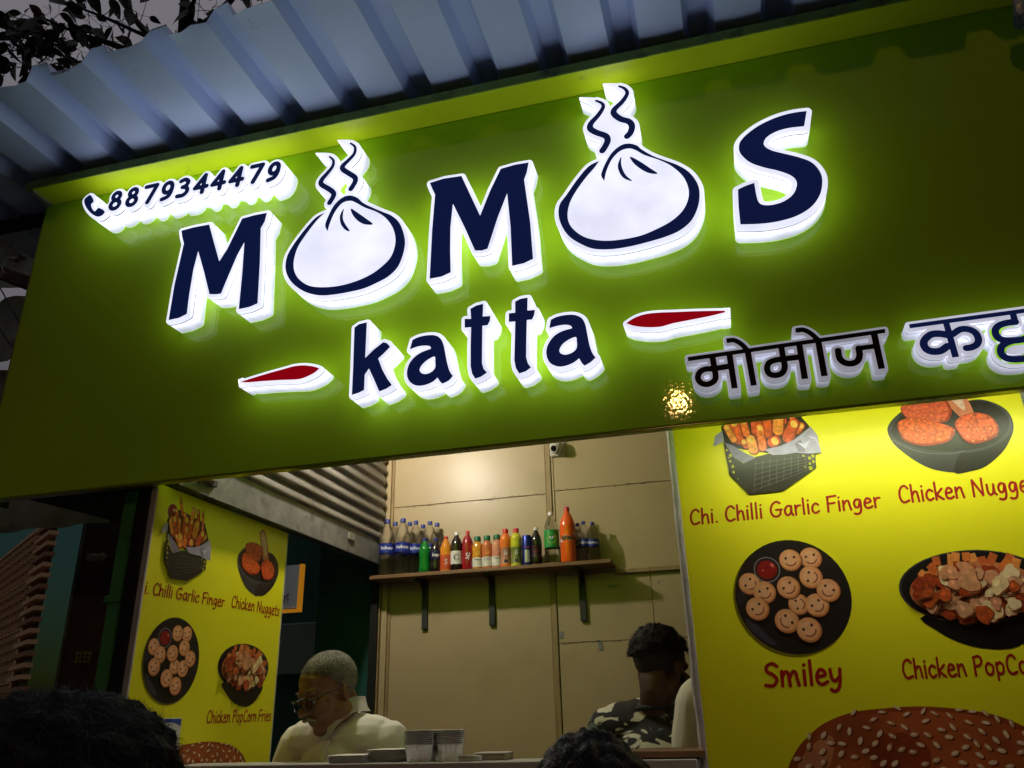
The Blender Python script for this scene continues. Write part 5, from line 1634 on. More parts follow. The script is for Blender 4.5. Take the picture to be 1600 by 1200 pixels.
# ------------------------------------------------------------------ security cameras
def cctv(name, label, c, s, m, mlens, Yw):
    o = empty(name, c)
    tag(o, label, 'camera')
    bm = bmesh.new(); add_box(bm, (c.x - 0.038 * s, Yw - 0.014, c.z - 0.036 * s), (c.x + 0.038 * s, Yw - 0.001, c.z + 0.036 * s), 0.005)
    bm_obj('base_plate', bm, m, o)
    aim = Vector((-0.15, -1, -0.45)).normalized()
    bc = Vector((c.x, Yw - 0.038 * s, c.z))
    bm = bmesh.new(); bmesh.ops.create_uvsphere(bm, u_segments=24, v_segments=16, radius=0.033 * s, matrix=Matrix.Translation(bc))
    bm_obj('turret', bm, m, o, 1.5)
    tube('lens_ring', [bc + aim * 0.018 * s, bc + aim * 0.040 * s], 0.019 * s, m, o, 20)
    tube('lens', [bc + aim * 0.0402 * s, bc + aim * 0.0415 * s], 0.0145 * s, mlens, o, 20)
M_CCTV = mat('white_plastic', (0.55, 0.53, 0.47), rough=0.4, var=0.06, scale=20)
M_LENS = mat('black_lens', (0.006, 0.006, 0.008), rough=0.08)
cctv('security_camera', 'white turret security camera at the top of the beige wall', PY(872, 703, BY), 1.0, M_CCTV, M_LENS, BY - 0.006)
CBY = 3.9
cctv('security_camera', 'dim security camera in the dark passage under the shutter', PY(520, 868, CBY), 1.0, mat('greenish_plastic', (0.07, 0.12, 0.09), rough=0.5), M_LENS, CBY)
cbk = box('camera_bracket_board', (PY(505, 860, CBY).x, CBY, PY(520, 880, CBY).z), (PY(535, 860, CBY).x, CBY + 0.02, 2.6), M_DKGREEN, None, 0.003)
tag(cbk, 'narrow dark board carrying the dim security camera', 'board')

# ------------------------------------------------------------------ rolling shutter on the side opening
SHX = LX + 0.042
sb0, sb1 = PX(300, 773, SHX), PX(586, 874, SHX)
zb0 = (sb0.z + sb1.z) / 2
zbt = zb0 + (PX(589, 838, SHX).z - PX(586, 874, SHX).z)
M_SHUT = mat('galvanised_slat', (0.46, 0.44, 0.41), rough=0.34, metal=0.5, var=0.2, scale=7, stretch=(1, 0.4, 3), dark=(0.13, 0.085, 0.05), dscale=5, dlow=0.55, dhigh=0.72, bump=0.06, bscale=20)
M_BAR = mat('grey_bottom_bar', (0.20, 0.195, 0.185), rough=0.6, metal=0.2, var=0.25, scale=14, dark=(0.06, 0.05, 0.04), dscale=12, dlow=0.55, dhigh=0.75)
shut = empty('rolling_shutter', (SHX, 2.9, zb0))
tag(shut, 'half raised galvanised rolling shutter on the left side of the shop', 'shutter')
YS0, YS1 = 2.09, BY - 0.05
box('bottom_bar', (SHX - 0.004, YS0, zb0), (SHX + 0.004, YS1, zbt), M_BAR, shut, 0.001)
box('bar_flange', (SHX - 0.03, YS0, zb0 - 0.004), (SHX + 0.006, YS1, zb0 - 0.0005), M_BLACKSTEEL, shut, 0.001)
SLH = 0.058
prof = [(0.000, 0.0), (0.010, 0.004), (0.014, 0.010), (0.013, 0.020), (0.009, 0.034), (0.003, 0.048), (-0.003, 0.058), (-0.006, 0.064), (-0.004, 0.069), (0.004, 0.0715)]
vs, fs = [], []
for yy in (YS0, YS1):
    for x, zz in prof: vs.append((SHX + x, yy, zz * 0.8))
n = len(prof)
for i in range(n - 1): fs.append((i, i + 1, n + i + 1, n + i))
bm = bmesh.new(); bv = [bm.verts.new(v) for v in vs]
for f in fs: bm.faces.new([bv[i] for i in f])
bmesh.ops.solidify(bm, geom=list(bm.faces), thickness=0.001)
slat_me = bpy.data.meshes.new('slat'); bm.to_mesh(slat_me); bm.free(); slat_me.materials.append(M_SHUT)
for p in slat_me.polygons: p.use_smooth = True
slat_me.set_sharp_from_angle(angle=0.9)
k_ = 0
while zbt + (k_ + 1) * SLH < ZC - 0.01:
    o = bpy.data.objects.new('slat', slat_me); COL.objects.link(o); o.parent = shut
    o.matrix_parent_inverse = Matrix.Translation(-Vector((SHX, 2.9, zb0))); o.location = (0, 0, zbt + 0.001 + k_ * SLH); k_ += 1
# side channel at the far end, locking lugs
box('far_guide', (PY(580, 900, YS1).x, YS1 + 0.001, 0.14), (PY(591, 900, YS1).x, YS1 + 0.045, ZC - 0.005), mat('black_guide', (0.004, 0.004, 0.004), rough=0.7), shut, 0.002)
la = PX(551, 838, SHX + 0.012)
box('lock_lug', (SHX + 0.005, la.y - 0.035, la.z - 0.018), (SHX + 0.012, la.y + 0.025, la.z + 0.014), mat('pale_lug', (0.30, 0.28, 0.24), rough=0.5, metal=0.3), shut, 0.002)
lb_ = PX(338, 754, SHX + 0.02)
box('hasp', (SHX + 0.006, lb_.y - 0.05, lb_.z - 0.012), (SHX + 0.014, lb_.y + 0.02, lb_.z + 0.012), M_BLACKSTEEL, shut, 0.002)
tube('padlock_bolt', [(SHX + 0.02, lb_.y - 0.10, lb_.z - 0.01), (SHX + 0.02, lb_.y - 0.02, lb_.z + 0.0)], 0.011, mat('rusty_bolt', (0.14, 0.11, 0.08), rough=0.6, metal=0.5, var=0.4, scale=50), shut, 8)

# ------------------------------------------------------------------ counter
CT = PY(620, 1194, 2.2).z
M_STEEL = mat('brushed_steel', (0.62, 0.63, 0.64), rough=0.35, metal=0.4, var=0.1, scale=20, stretch=(1, 8, 1))
M_WHITEL = mat('white_laminate', (0.55, 0.54, 0.50), rough=0.4, var=0.08, scale=6)
counter = empty('serving_counter', (-0.9, 2.3, 0.14))
tag(counter, 'shop counter with a thin pale top edge at the bottom of the picture', 'counter')
box('top', (-1.66, 2.185, CT - 0.022), (-0.13, 2.41, CT), M_STEEL, counter, 0.003)
box('edge_trim', (-1.66, 2.176, CT - 0.028), (-0.13, 2.1845, CT + 0.004), M_WHITEL, counter, 0.002)
box('front_panel', (-1.64, 2.20, 0.141), (-0.15, 2.22, CT - 0.023), M_WHITEL, counter, 0.003)
box('side_panel', (-1.64, 2.221, 0.141), (-1.62, 2.39, CT - 0.023), M_WHITEL, counter, 0.003)
box('side_panel', (-0.17, 2.221, 0.141), (-0.15, 2.39, CT - 0.023), M_WHITEL, counter, 0.003)
# wooden ledge at the right end
l0, l1 = PY(1018, 1186, 2.24), PY(1104, 1172, 2.24)
lg = empty('wooden_ledge', (l0.x, 2.24, CT))
tag(lg, 'narrow wooden ledge on the counter beside the right poster', 'ledge')
box('board', (l0.x - 0.05, 2.22, CT + 0.0055), (l1.x - 0.004, 2.40, CT + 0.022), M_PLY, lg, 0.002)
box('support', (l0.x - 0.03, 2.26, CT + 0.0006), (l1.x - 0.02, 2.38, CT + 0.005), M_DARKGAP, lg, 0.001)
# foil containers
M_FOIL = mat('aluminium_foil', (0.95, 0.96, 0.98), rough=0.2, metal=0.6, var=0.15, scale=40, bump=0.25, bscale=120)
def ring_rect(w, d, r, n=4):
    pts = []
    for cx, cy, a0 in ((w / 2 - r, d / 2 - r, 0), (-w / 2 + r, d / 2 - r, PI / 2), (-w / 2 + r, -d / 2 + r, PI), (w / 2 - r, -d / 2 + r, 1.5 * PI)):
        for i in range(n + 1):
            a = a0 + PI / 2 * i / n
            pts.append((cx + r * math.cos(a), cy + r * math.sin(a)))
    return pts
def loft(name, rings, m, parent, cap0=True, cap1=False, smooth=0.5):
    vs, fs = [], []
    n = len(rings[0])
    for rg in rings: vs += rg
    for j in range(len(rings) - 1):
        for i in range(n):
            k2 = (i + 1) % n
            fs.append((j * n + i, j * n + k2, (j + 1) * n + k2, (j + 1) * n + i))
    if cap0: fs.append(tuple(range(n - 1, -1, -1)))
    if cap1: fs.append(tuple((len(rings) - 1) * n + i for i in range(n)))
    return mesh_pd(name, vs, fs, m, parent, smooth)
def foil_stack(label, pxl, pxr, pyt, pyb, Y, n, ang):
    a, b_ = PY(pxl, pyb, Y), PY(pxr, pyb, Y)
    w = b_.x - a.x; c = (a + b_) / 2; zt = PY((pxl + pxr) / 2, pyt, Y).z
    zc = CT + 0.0005
    o = empty('foil_container_stack', (c.x, Y, zc)); tag(o, label, 'food container', 'foil container stacks')
    hgt = zt - zc
    d = w * 1.25
    hb = hgt * 0.52
    Rm = Matrix.Rotation(ang, 3, 'Z')
    def ring(ww, dd, zz, crimp=0.0):
        base = ring_rect(ww, dd, 0.012, 6)
        out = []
        for i, (x, y) in enumerate(base):
            v = Rm @ Vector((x, y, 0))
            out.append((c.x + v.x, Y + v.y, zz))
        return out
    def ribbed(ww, dd, zz, amp):
        out = []
        m = 88
        P_ = ring_rect(ww, dd, 0.012, 6); P_ = P_ + [P_[0]]
        L = [0]
        for p, q_ in zip(P_, P_[1:]): L.append(L[-1] + math.hypot(q_[0] - p[0], q_[1] - p[1]))
        for i in range(m):
            s_ = L[-1] * i / m
            j = max(j_ for j_ in range(len(L) - 1) if L[j_] <= s_ + 1e-9)
            t = (s_ - L[j]) / max(1e-9, L[j + 1] - L[j])
            x = P_[j][0] + (P_[j + 1][0] - P_[j][0]) * t; y = P_[j][1] + (P_[j + 1][1] - P_[j][1]) * t
            f = 1 + amp * (1 if (i // 2) % 2 else -1)
            v = Rm @ Vector((x * f, y * f, 0)); out.append((c.x + v.x, Y + v.y, zz))
        return out
    loft('tray', [ribbed(w * .78, d * .78, zc, 0), ribbed(w * .80, d * .80, zc + .003, .012), ribbed(w * .95, d * .95, zc + hb, .012)], M_FOIL, o, smooth=0.2)
    for i in range(n):
        z0_ = zc + hb + (hgt - hb) * i / n
        z1_ = zc + hb + (hgt - hb) * (i + .72) / n
        j = RND.uniform(-.0015, .0015)
        loft('tray_rim', [ring(w * .96, d * .96, z0_), ring(w * 1.0 + j, d * 1.0 + j, z0_ + (z1_ - z0_) * .3), ring(w * 1.0 + j, d * 1.0 + j, z1_), ring(w * .95, d * .95, z1_ + .0004)], M_FOIL, o, True, True, 0.4)
foil_stack('left stack of foil food containers on the counter', 638, 684, 1140, 1190, 2.32, 8, 0.08)
foil_stack('right stack of foil food containers on the counter', 684, 725, 1139, 1190, 2.33, 8, 0.25)
# paper plate stacks
M_PAPER = mat('grey_paper_board', (0.72, 0.70, 0.66), rough=0.7, var=0.1, scale=30)
def plate_stack(label, pxl, pxr, pyt, Y, n, ang):
    a, b_ = PY(pxl, 1190, Y), PY(pxr, 1190, Y)
    w = (b_.x - a.x) * .95; c = (a + b_) / 2
    zt = PY((pxl + pxr) / 2, pyt, Y).z
    o = empty('paper_plate_stack', (c.x, Y, CT)); tag(o, label, 'paper plates', 'paper plate stacks')
    for i in range(n):
        z0_ = CT + 0.0006 + (zt - CT) * i / n; z1_ = z0_ + (zt - CT) / n * .8
        Rm = Matrix.Rotation(ang + RND.uniform(-.03, .03), 3, 'Z')
        dx = RND.uniform(-.002, .002)
        rg = lambda s, zz: [tuple(Vector((c.x + dx, Y, zz)) + Rm @ Vector((x * s, y * s, 0))) for x, y in ring_rect(w, w * 1.1, .012, 4)]
        loft('plate', [rg(.90, z0_), rg(1.0, z1_ - .0003), rg(1.0, z1_)], M_PAPER, o, True, True, 0.4)
plate_stack('low stack of grey paper plates in front of the old man', 521, 579, 1179, 2.30, 7, 0.1)
plate_stack('higher stack of grey paper plates against the foil containers', 583, 642, 1170, 2.36, 9, -0.12)
for i, (a, b_, t, Y, label) in enumerate(((717, 748, 1181, 2.30, 'small grey carton on the counter right of the foil containers'), (742, 790, 1176, 2.33, 'flat beige carton lying behind the small grey carton'))):
    p, q_ = PY(a, 1192, Y), PY(b_, 1192, Y)
    o = empty('carton', (p.x, Y, CT)); tag(o, label, 'carton', 'cartons on the counter')
    zt = PY((a + b_) / 2, t, Y).z
    box('carton_body', (p.x, Y, CT + 0.0006), (q_.x, Y + 0.08, zt - 0.004), (M_PAPER, mat('beige_card', (0.36, 0.29, 0.19), rough=0.7, var=0.1, scale=30))[i], o, 0.001)
    box('carton_lid', (p.x - 0.002, Y - 0.002, zt - 0.0035), (q_.x + 0.002, Y + 0.082, zt), M_WHITEL, o, 0.001)

# small card pinned to the left poster, partly behind the customer's hair
ca_, cb_ = PX(272, 1122, PX0 + 0.02), PX(286, 1160, PX0 + 0.02)
cy0, cy1 = PX(256, 1140, PX0 + 0.02).y, PX(284.5, 1140, PX0 + 0.02).y
ztop_ = PX(284, 1122, PX0 + 0.02).z; zbot_ = PX(276, 1215, PX0 + 0.02).z
cd = empty('price_card', (PX0 + 0.012, cy0, zbot_))
tag(cd, 'white card with blue top and green foot pinned to the left poster', 'card')
box('card', (PX0 + 0.0125, cy0, zbot_), (PX0 + 0.015, cy1, ztop_), mat('white_card', (0.62, 0.63, 0.66), rough=0.4), cd, 0.0005)
hh = ztop_ - zbot_
xf = PX0 + 0.0153
def flat_yz(name, pts, m):
    return mesh_pd(name, [(xf, cy0 + (cy1 - cy0) * u_, zbot_ + hh * v_) for u_, v_ in pts], [tuple(range(len(pts)))], m, cd)
flat_yz('blue_corner', [(.02, .99), (.98, .99), (.97, .86), (.7, .91), (.4, .93), (.02, .94)], mat('card_blue', (0.02, 0.06, 0.36), rough=0.4))
flat_yz('green_foot', [(.02, .02), (.98, .02), (.98, .32), (.6, .22), (.3, .20), (.02, .16)], mat('card_green', (0.01, 0.22, 0.10), rough=0.4))
# ================================================================== PEOPLE
def ell_geo(bm, c, r, M=None, u=16, v=10):
    m = Matrix.Translation(Vector(c)) @ (M.to_4x4() if M else Matrix.Identity(4)) @ Matrix.Diagonal((*r, 1))
    bmesh.ops.create_uvsphere(bm, u_segments=u, v_segments=v, radius=1.0, matrix=m)

def cap_geo(bm, p0, p1, r0, r1):
    p0, p1 = Vector(p0), Vector(p1)
    d = p1 - p0
    n = 7
    pts, rs = [], []
    t = d.normalized()
    for i in range(4):
        a = PI / 2 * (1 - i / 3 * 1.0)
        pts.append(p0 - t * (r0 * math.sin(a))); rs.append(max(r0 * math.cos(a), 0.0008))
    pts[-1] = p0.copy(); rs[-1] = r0
    for i in range(4):
        a = PI / 2 * (i / 3)
        pts.append(p1 + t * (r1 * math.sin(a))); rs.append(max(r1 * math.cos(a), 0.0008))
    vs, fs = tube_geo(pts, rs, 14)
    bv = [bm.verts.new(v) for v in vs]
    for f in fs: bm.faces.new([bv[i] for i in f])

def blob(name, items, M, m, parent, voxel=0.006, smooth=6, wrinkle=None):
    """closed pieces -> one continuous surface (voxel remesh, then relaxed)"""
    bm = bmesh.new()
    for it in items:
        if it[0] == 'e': ell_geo(bm, it[1], it[2], it[3] if len(it) > 3 else None)
        else: cap_geo(bm, *it[1:])
    bmesh.ops.transform(bm, matrix=M, verts=bm.verts)
    bmesh.ops.recalc_face_normals(bm, faces=bm.faces)
    me = bpy.data.meshes.new('tmp'); bm.to_mesh(me); bm.free()
    t = bpy.data.objects.new('tmp', me); COL.objects.link(t)
    r = t.modifiers.new('r', 'REMESH'); r.mode = 'VOXEL'; r.voxel_size = voxel
    s = t.modifiers.new('s', 'SMOOTH'); s.factor = 0.5; s.iterations = smooth
    dg = bpy.context.evaluated_depsgraph_get()
    out = bpy.data.meshes.new_from_object(t.evaluated_get(dg))
    bpy.data.objects.remove(t); bpy.data.meshes.remove(me)
    out.name = name
    if wrinkle:
        amp, fn = wrinkle
        nrm = [v.normal.copy() for v in out.vertices]
        for v, n in zip(out.vertices, nrm):
            v.co += n * (amp * fn(v.co))
    out.update()
    o = link_mesh(name, out, parent, m, 1.6)
    return settle(o)

HEAD = [('e', (0, .014, .036), (.0755, .0955, .086)), ('e', (0, -.028, -.045), (.058, .064, .076)), ('e', (0, -.070, -.100), (.026, .021, .019)),
        ('e', (.042, -.060, -.022), (.026, .026, .024)), ('e', (-.042, -.060, -.022), (.026, .026, .024)), ('e', (0, -.066, .048), (.048, .018, .036)),
        ('c', (0, -.090, .004), (0, -.114, -.030), .009, .0135), ('e', (.012, -.102, -.034), (.0095, .011, .0085)), ('e', (-.012, -.102, -.034), (.0095, .011, .0085)),
        ('c', (-.042, -.078, .024), (.042, -.078, .024), .0125, .0125), ('e', (0, -.086, -.060), (.025, .013, .008)), ('e', (0, -.084, -.072), (.022, .013, .008)),
        ('e', (.052, .0, -.065), (.022, .035, .035)), ('e', (-.052, .0, -.065), (.022, .035, .035)),
        ('e', (.079, .014, -.014), (.007, .017, .028), Matrix.Rotation(0.35, 3, 'Z')), ('e', (-.079, .014, -.014), (.007, .017, .028), Matrix.Rotation(-0.35, 3, 'Z')),
        ('e', (0, .050, -.045), (.052, .034, .055))]

def hand_items(wr, d, side):
    """palm, four unequal bent fingers and a thumb at its side"""
    wr, d = Vector(wr), Vector(d).normalized()
    s = d.cross(Vector((0, 0, 1))); s = s.normalized() if s.length > .1 else Vector((1, 0, 0))
    n = s.cross(d)
    it = [('c', wr, wr + d * .05, .027, .030), ('e', wr + d * .055, (.030, .030, .020))]
    for k_, L in enumerate((.062, .072, .068, .052)):
        o = s * (-.026 + .0175 * k_)
        a = wr + d * .085 + o; b = a + d * (L * .5) - n * .006; c = b + d * (L * .42) - n * .02
        it += [('c', a - d * .03, b, .0095, .009), ('c', b, c, .009, .0078)]
    a = wr + d * .03 - s * .026 * side
    b = a - s * .022 * side + d * .03 - n * .008
    it += [('c', a, b, .0115, .0105), ('c', b, b + d * .028 - n * .008, .0105, .009)]
    return it

def person(label, feet, zf, scale, rz, head_px, head_rot, skin, shirt_m, trouser_m, sleeve=0.5, arms='down', voxel=0.008, lean=0.0, fold=0.004):
    """returns root, head matrix. head_px: world position of the head centre"""
    root = empty('person', (feet[0], feet[1], zf))
    tag(root, label, 'person')
    B = Matrix.Translation((feet[0], feet[1], zf)) @ Matrix.Rotation(rz, 4, 'Z') @ Matrix.Scale(scale, 4)
    Bi = B.inverted()
    Hm = Matrix.Translation(head_px) @ head_rot.to_4x4() @ Matrix.Scale(scale, 4)
    L = lambda p: Bi @ (Hm @ Vector(p))
    sk = []
    for it in HEAD:
        if it[0] == 'e':
            r3 = (B.to_3x3().inverted() @ Hm.to_3x3())
            sk.append(('e', L(it[1]), it[2], r3 @ (it[3] if len(it) > 3 else Matrix.Identity(3))))
        else: sk.append(('c', L(it[1]), L(it[2]), it[3], it[4]))
    fw = -lean
    sh_z = 1.395
    neck0 = L((0, .030, -.075)); neck1 = Vector((0, fw * .9 + .02, sh_z + .045))
    sk.append(('c', neck0, neck1, .054, .060))
    torso = [('e', (0, 0, .95), (.160, .105, .12)), ('e', (0, fw * .3, 1.12), (.142, .098, .15)), ('e', (0, fw * .7, 1.27), (.160, .112, .15)),
             ('c', (-.135, fw + .01, sh_z), (.135, fw + .01, sh_z), .064, .064), ('c', (-.07, fw + .015, sh_z + .035), (.07, fw + .015, sh_z + .030), .044, .044)]
    legs = []
    for s in (-1, 1):
        legs += [('c', (s * .088, 0, .92), (s * .095, -.015, .49), .085, .058), ('c', (s * .095, -.015, .49), (s * .095, .02, .09), .056, .040)]
    feet_ = [('c', (s * .095, .035, .040), (s * .10, -.15, .034), .040, .032) for s in (-1, 1)]
    arm = {}
    for s in (-1, 1):
        S = Vector((s * .182, fw + .012, sh_z - .005))
        if arms == 'down': E_, Wr = S + Vector((s * .05, .03, -.28)), S + Vector((s * .05, -.06, -.52))
        elif arms == 'work': E_, Wr = S + Vector((s * .07, -.04, -.25)), S + Vector((s * .00, -.24, -.27))
        elif arms == 'reach': E_, Wr = S + Vector((s * .10, -.14, -.22)), S + Vector((s * .02, -.36, -.26))
        arm[s] = (S, E_, Wr)
    skin_items = sk + torso + legs + feet_
    for s in (-1, 1):
        S, E_, Wr = arm[s]
        skin_items += [('c', S, E_, .050, .040), ('c', E_, Wr, .039, .026)] + hand_items(Wr, Wr - E_, s)
    body = blob('body', skin_items, B, skin, root, voxel, 5)
    grow = .013
    cloth = []
    for it in torso[1:]:
        cloth.append(('e', it[1], tuple(r + grow for r in it[2])) if it[0] == 'e' else ('c', it[1], it[2], it[3] + grow, it[4] + grow))
    cloth.append(('e', (0, 0, .98), (.172, .118, .11)))
    for s in (-1, 1):
        S, E_, Wr = arm[s]
        if sleeve <= 1: cloth.append(('c', S, S + (E_ - S) * sleeve, .066, .060))
        else: cloth += [('c', S, E_, .066, .055), ('c', E_, E_ + (Wr - E_) * (sleeve - 1), .054, .042)]
    def wr_(co):
        q = Bi @ co
        return noise.noise(Vector((q.x * 9, q.y * 9, q.z * 4 + q.x * 6))) + 0.6 * noise.noise(Vector((q.x * 22 + 5, q.y * 16, q.z * 10 - q.x * 14)))
    shirt = blob('shirt', cloth, B, shirt_m, root, voxel, 4, (fold, wr_))
    tr = [('e', (0, 0, .93), (.168, .113, .11))]
    for it in legs: tr.append(('c', it[1], it[2], it[3] + .014, it[4] + .016))
    blob('trousers', tr, B, trouser_m, root, 0.012, 4, (.004, wr_))
    for s in (-1, 1):
        blob('shoe', [('c', (s * .095, .045, .040), (s * .10, -.155, .036), .046, .038)], B, M_BLACKSTEEL, root, 0.008, 3)
    return root, Hm, B

def squash(n, sq):
    return n if sq == 1 else Vector([math.copysign(abs(c) ** sq, c) for c in n])

def hair_cap(name, Hm, m, parent, keep, grow=.004, lump=.004, seed=0, sq=1):
    """close-lying hair shell over the skull, cut along the hairline"""
    bm = bmesh.new()
    bmesh.ops.create_uvsphere(bm, u_segments=64, v_segments=44, radius=1.0)
    for v in bm.verts:
        n = squash(v.co.copy(), sq)
        q = Vector((n.x * .0765, n.y * .0968, n.z * .0875)) + Vector((0, .014, .036))
        g = grow + lump * (noise.noise(n * 5 + Vector((seed, 0, 0))) + .5 * noise.noise(n * 13 + Vector((0, seed, 0))))
        v.co = q + n * g
    dele = [v for v in bm.verts if not keep(v.co)]
    bmesh.ops.delete(bm, geom=dele, context='VERTS')
    bmesh.ops.transform(bm, matrix=Hm, verts=bm.verts)
    return bm_obj(name, bm, m, parent, 1.6)

def hair_strands(name, Hm, m, parent, keep, n, length, lift, width, seed, sweep=(0, 0, 0), curl=0.3, grow=.004, sq=1):
    r = random.Random(seed)
    vs, fs = [], []
    cnt = 0
    while cnt < n:
        z_ = r.uniform(-0.6, 1); a = r.uniform(0, 2 * PI)
        q = math.sqrt(1 - z_ * z_)
        nn = squash(Vector((q * math.cos(a), q * math.sin(a), z_)), sq)
        p = Vector((nn.x * .0765, nn.y * .0968, nn.z * .0875)) + Vector((0, .014, .036)) + nn * grow
        if not keep(p): continue
        cnt += 1
        tan = nn.cross(Vector((r.gauss(0, 1), r.gauss(0, 1), r.gauss(0, 1)))).normalized()
        flow = (Vector(sweep) - nn * Vector(sweep).dot(nn))
        d = (nn * lift + tan * curl + flow).normalized()
        L = length * r.uniform(.5, 1.25)
        side = d.cross(nn); side = side.normalized() if side.length > 1e-3 else tan
        w = width * r.uniform(.6, 1.2)
        base = len(vs)
        pts = []
        bend = tan * r.uniform(-.6, .6) - nn * .35
        for i in range(4):
            t = i / 3
            pts.append(p + d * (L * t) + bend * (L * t * t * .6))
        for i, c in enumerate(pts):
            ww = w * (1 - i / 3.2)
            vs += [Hm @ (c - side * ww), Hm @ (c + side * ww)]
        for i in range(3):
            fs.append((base + 2 * i, base + 2 * i + 1, base + 2 * i + 3, base + 2 * i + 2))
    o = mesh_pd(name, vs, fs, m, parent, 1.6)
    o['kind'] = 'stuff'
    return o

def rot(yaw, pitch, roll=0):
    return Matrix.Rotation(math.radians(yaw), 3, 'Z') @ Matrix.Rotation(math.radians(pitch), 3, 'X') @ Matrix.Rotation(math.radians(roll), 3, 'Y')

M_SKIN1 = mat('brown_skin', (0.25, 0.122, 0.068), rough=0.42, var=0.10, scale=30, bump=0.08, bscale=160, sss=0.08)
M_SKIN2 = mat('darker_brown_skin', (0.075, 0.036, 0.022), rough=0.55, var=0.12, scale=30, sss=0.08)
M_CREAMSHIRT = mat('cream_cotton', (0.84, 0.82, 0.77), rough=0.85, var=0.05, scale=14, bump=0.12, bscale=260)
M_WHITESHIRT = mat('off_white_cotton', (0.70, 0.66, 0.58), rough=0.85, var=0.05, scale=14, bump=0.12, bscale=260)
M_TROUSER = mat('dark_trousers', (0.03, 0.03, 0.035), rough=0.85, var=0.1, scale=20)
M_GREYHAIR = mat('cropped_grey_hair', (0.22, 0.20, 0.17), rough=0.7, var=0.55, scale=150, dark=(0.07, 0.055, 0.045), dscale=14, dlow=0.48, dhigh=0.68, bump=0.6, bscale=220)
M_GREYSTR = mat('grey_hair_strand', (0.30, 0.28, 0.25), rough=0.6, var=0.5, scale=60)
M_BLACKHAIR = mat('black_hair', (0.0075, 0.0068, 0.0065), rough=0.6, spec=0.2, var=0.3, scale=40, bump=0.5, bscale=140)
M_BLACKSTR = mat('black_hair_strand', (0.010, 0.0085, 0.008), rough=0.6, spec=0.25, var=0.3, scale=40)

# ---- old man behind the counter
hc = PY(514, 1080, 2.50)
sc_ = 0.97
old, Hm, Bm = person('grey haired man with glasses and cream shirt looking down behind the counter', (hc.x + .035, 2.60), 0.14, sc_, math.radians(-12),
                     hc, rot(-32, 22, -4), M_SKIN1, M_CREAMSHIRT, M_TROUSER, 0.85, 'work', 0.0055, 0.05, 0.0075)
def keep_old(p):
    y = p.y
    hl = np.interp(y, [-.10, -.075, -.05, -.02, .0, .03, .06, .11], [.088, .078, .070, .040, .008, -.020, -.045, -.062])
    return p.z > hl + .004 * noise.noise(p * 60)
hair_cap('hair', Hm, M_GREYHAIR, old, keep_old, .0012, .0012, 2)
hair_strands('hair_strands', Hm, M_GREYSTR, old, keep_old, 3200, .0055, .8, .0005, 3, (0, .25, -.1), .5, .0015)
HP = lambda x, y, z: Hm @ Vector((x, y, z))
# glasses
gl = []
M_FRAME = mat('black_frame', (0.010, 0.010, 0.012), rough=0.3)
M_GLASS = mat('thin_lens', (0.9, 0.92, 0.92), rough=0.02, trans=1.0, ior=1.02)
M_GLASS.node_tree.nodes['Principled BSDF'].inputs['Alpha'].default_value = 0.3
gv, gf = [], []
def addtube(pts, r):
    v, f = tube_geo(pts, r, 6); b0_ = len(gv); gv.extend(v); gf.extend(tuple(i + b0_ for i in q_) for q_ in f)
for s in (-1, 1):
    lens = [(s * .034 + .028 * math.copysign(abs(math.cos(a)) ** .6, math.cos(a)), -.112 + .010 * abs(math.cos(a)) * (1 if math.cos(a) * s > 0 else 0), -.004 + .0165 * math.copysign(abs(math.sin(a)) ** .6, math.sin(a))) for a in [2 * PI * i / 22 for i in range(23)]]
    addtube([HP(*p) for p in lens], .0026)
    addtube([HP(s * .061, -.104, .004), HP(s * .076, -.055, .006), HP(s * .082, .005, .006), HP(s * .081, .030, -.010)], .0019)
addtube([HP(-.008, -.113, .002), HP(0, -.117, .005), HP(.008, -.113, .002)], .0017)
glo = mesh_pd('glasses', gv, gf, M_FRAME, old, 1.2)
glo['label'] = 'dark framed glasses'
for s in (-1, 1):
    mesh_pd('lens', [HP(s * .034 + .026 * math.cos(a), -.1115 + (.009 * abs(math.cos(a)) if math.cos(a) * s > 0 else 0), -.004 + .0175 * math.sin(a)) for a in [2 * PI * i / 18 for i in range(18)]], [tuple(range(18))], M_GLASS, glo)
# eyes half shut, brows, moustache
M_EYE = mat('eye_white', (0.55, 0.52, 0.48), rough=0.2)
for s in (-1, 1):
    bm = bmesh.new(); bmesh.ops.create_uvsphere(bm, u_segments=14, v_segments=10, radius=.0105, matrix=Matrix.Translation(HP(s * .033, -.0785, -.002)))
    bm_obj('eye', bm, M_EYE, old, 1.5)
    bm = bmesh.new(); bmesh.ops.create_uvsphere(bm, u_segments=12, v_segments=8, radius=.0045, matrix=Matrix.Translation(HP(s * .033, -.0875, -.006)))
    bm_obj('iris', bm, M_LENS, old, 1.5)
    tube('eyelid', [HP(s * .018, -.084, .004), HP(s * .033, -.0905, .0035), HP(s * .048, -.082, .002)], [.003, .0055, .003], M_SKIN1, old, 8)
    tube('eyebrow', [HP(s * .014, -.096, .024), HP(s * .034, -.094, .032), HP(s * .054, -.078, .027)], [.0022, .0030, .0015], M_GREYHAIR, old, 6)
    tube('moustache', [HP(s * .001, -.109, -.049), HP(s * .016, -.106, -.052), HP(s * .031, -.093, -.061)], [.0055, .0060, .0022], M_GREYSTR, old, 8)
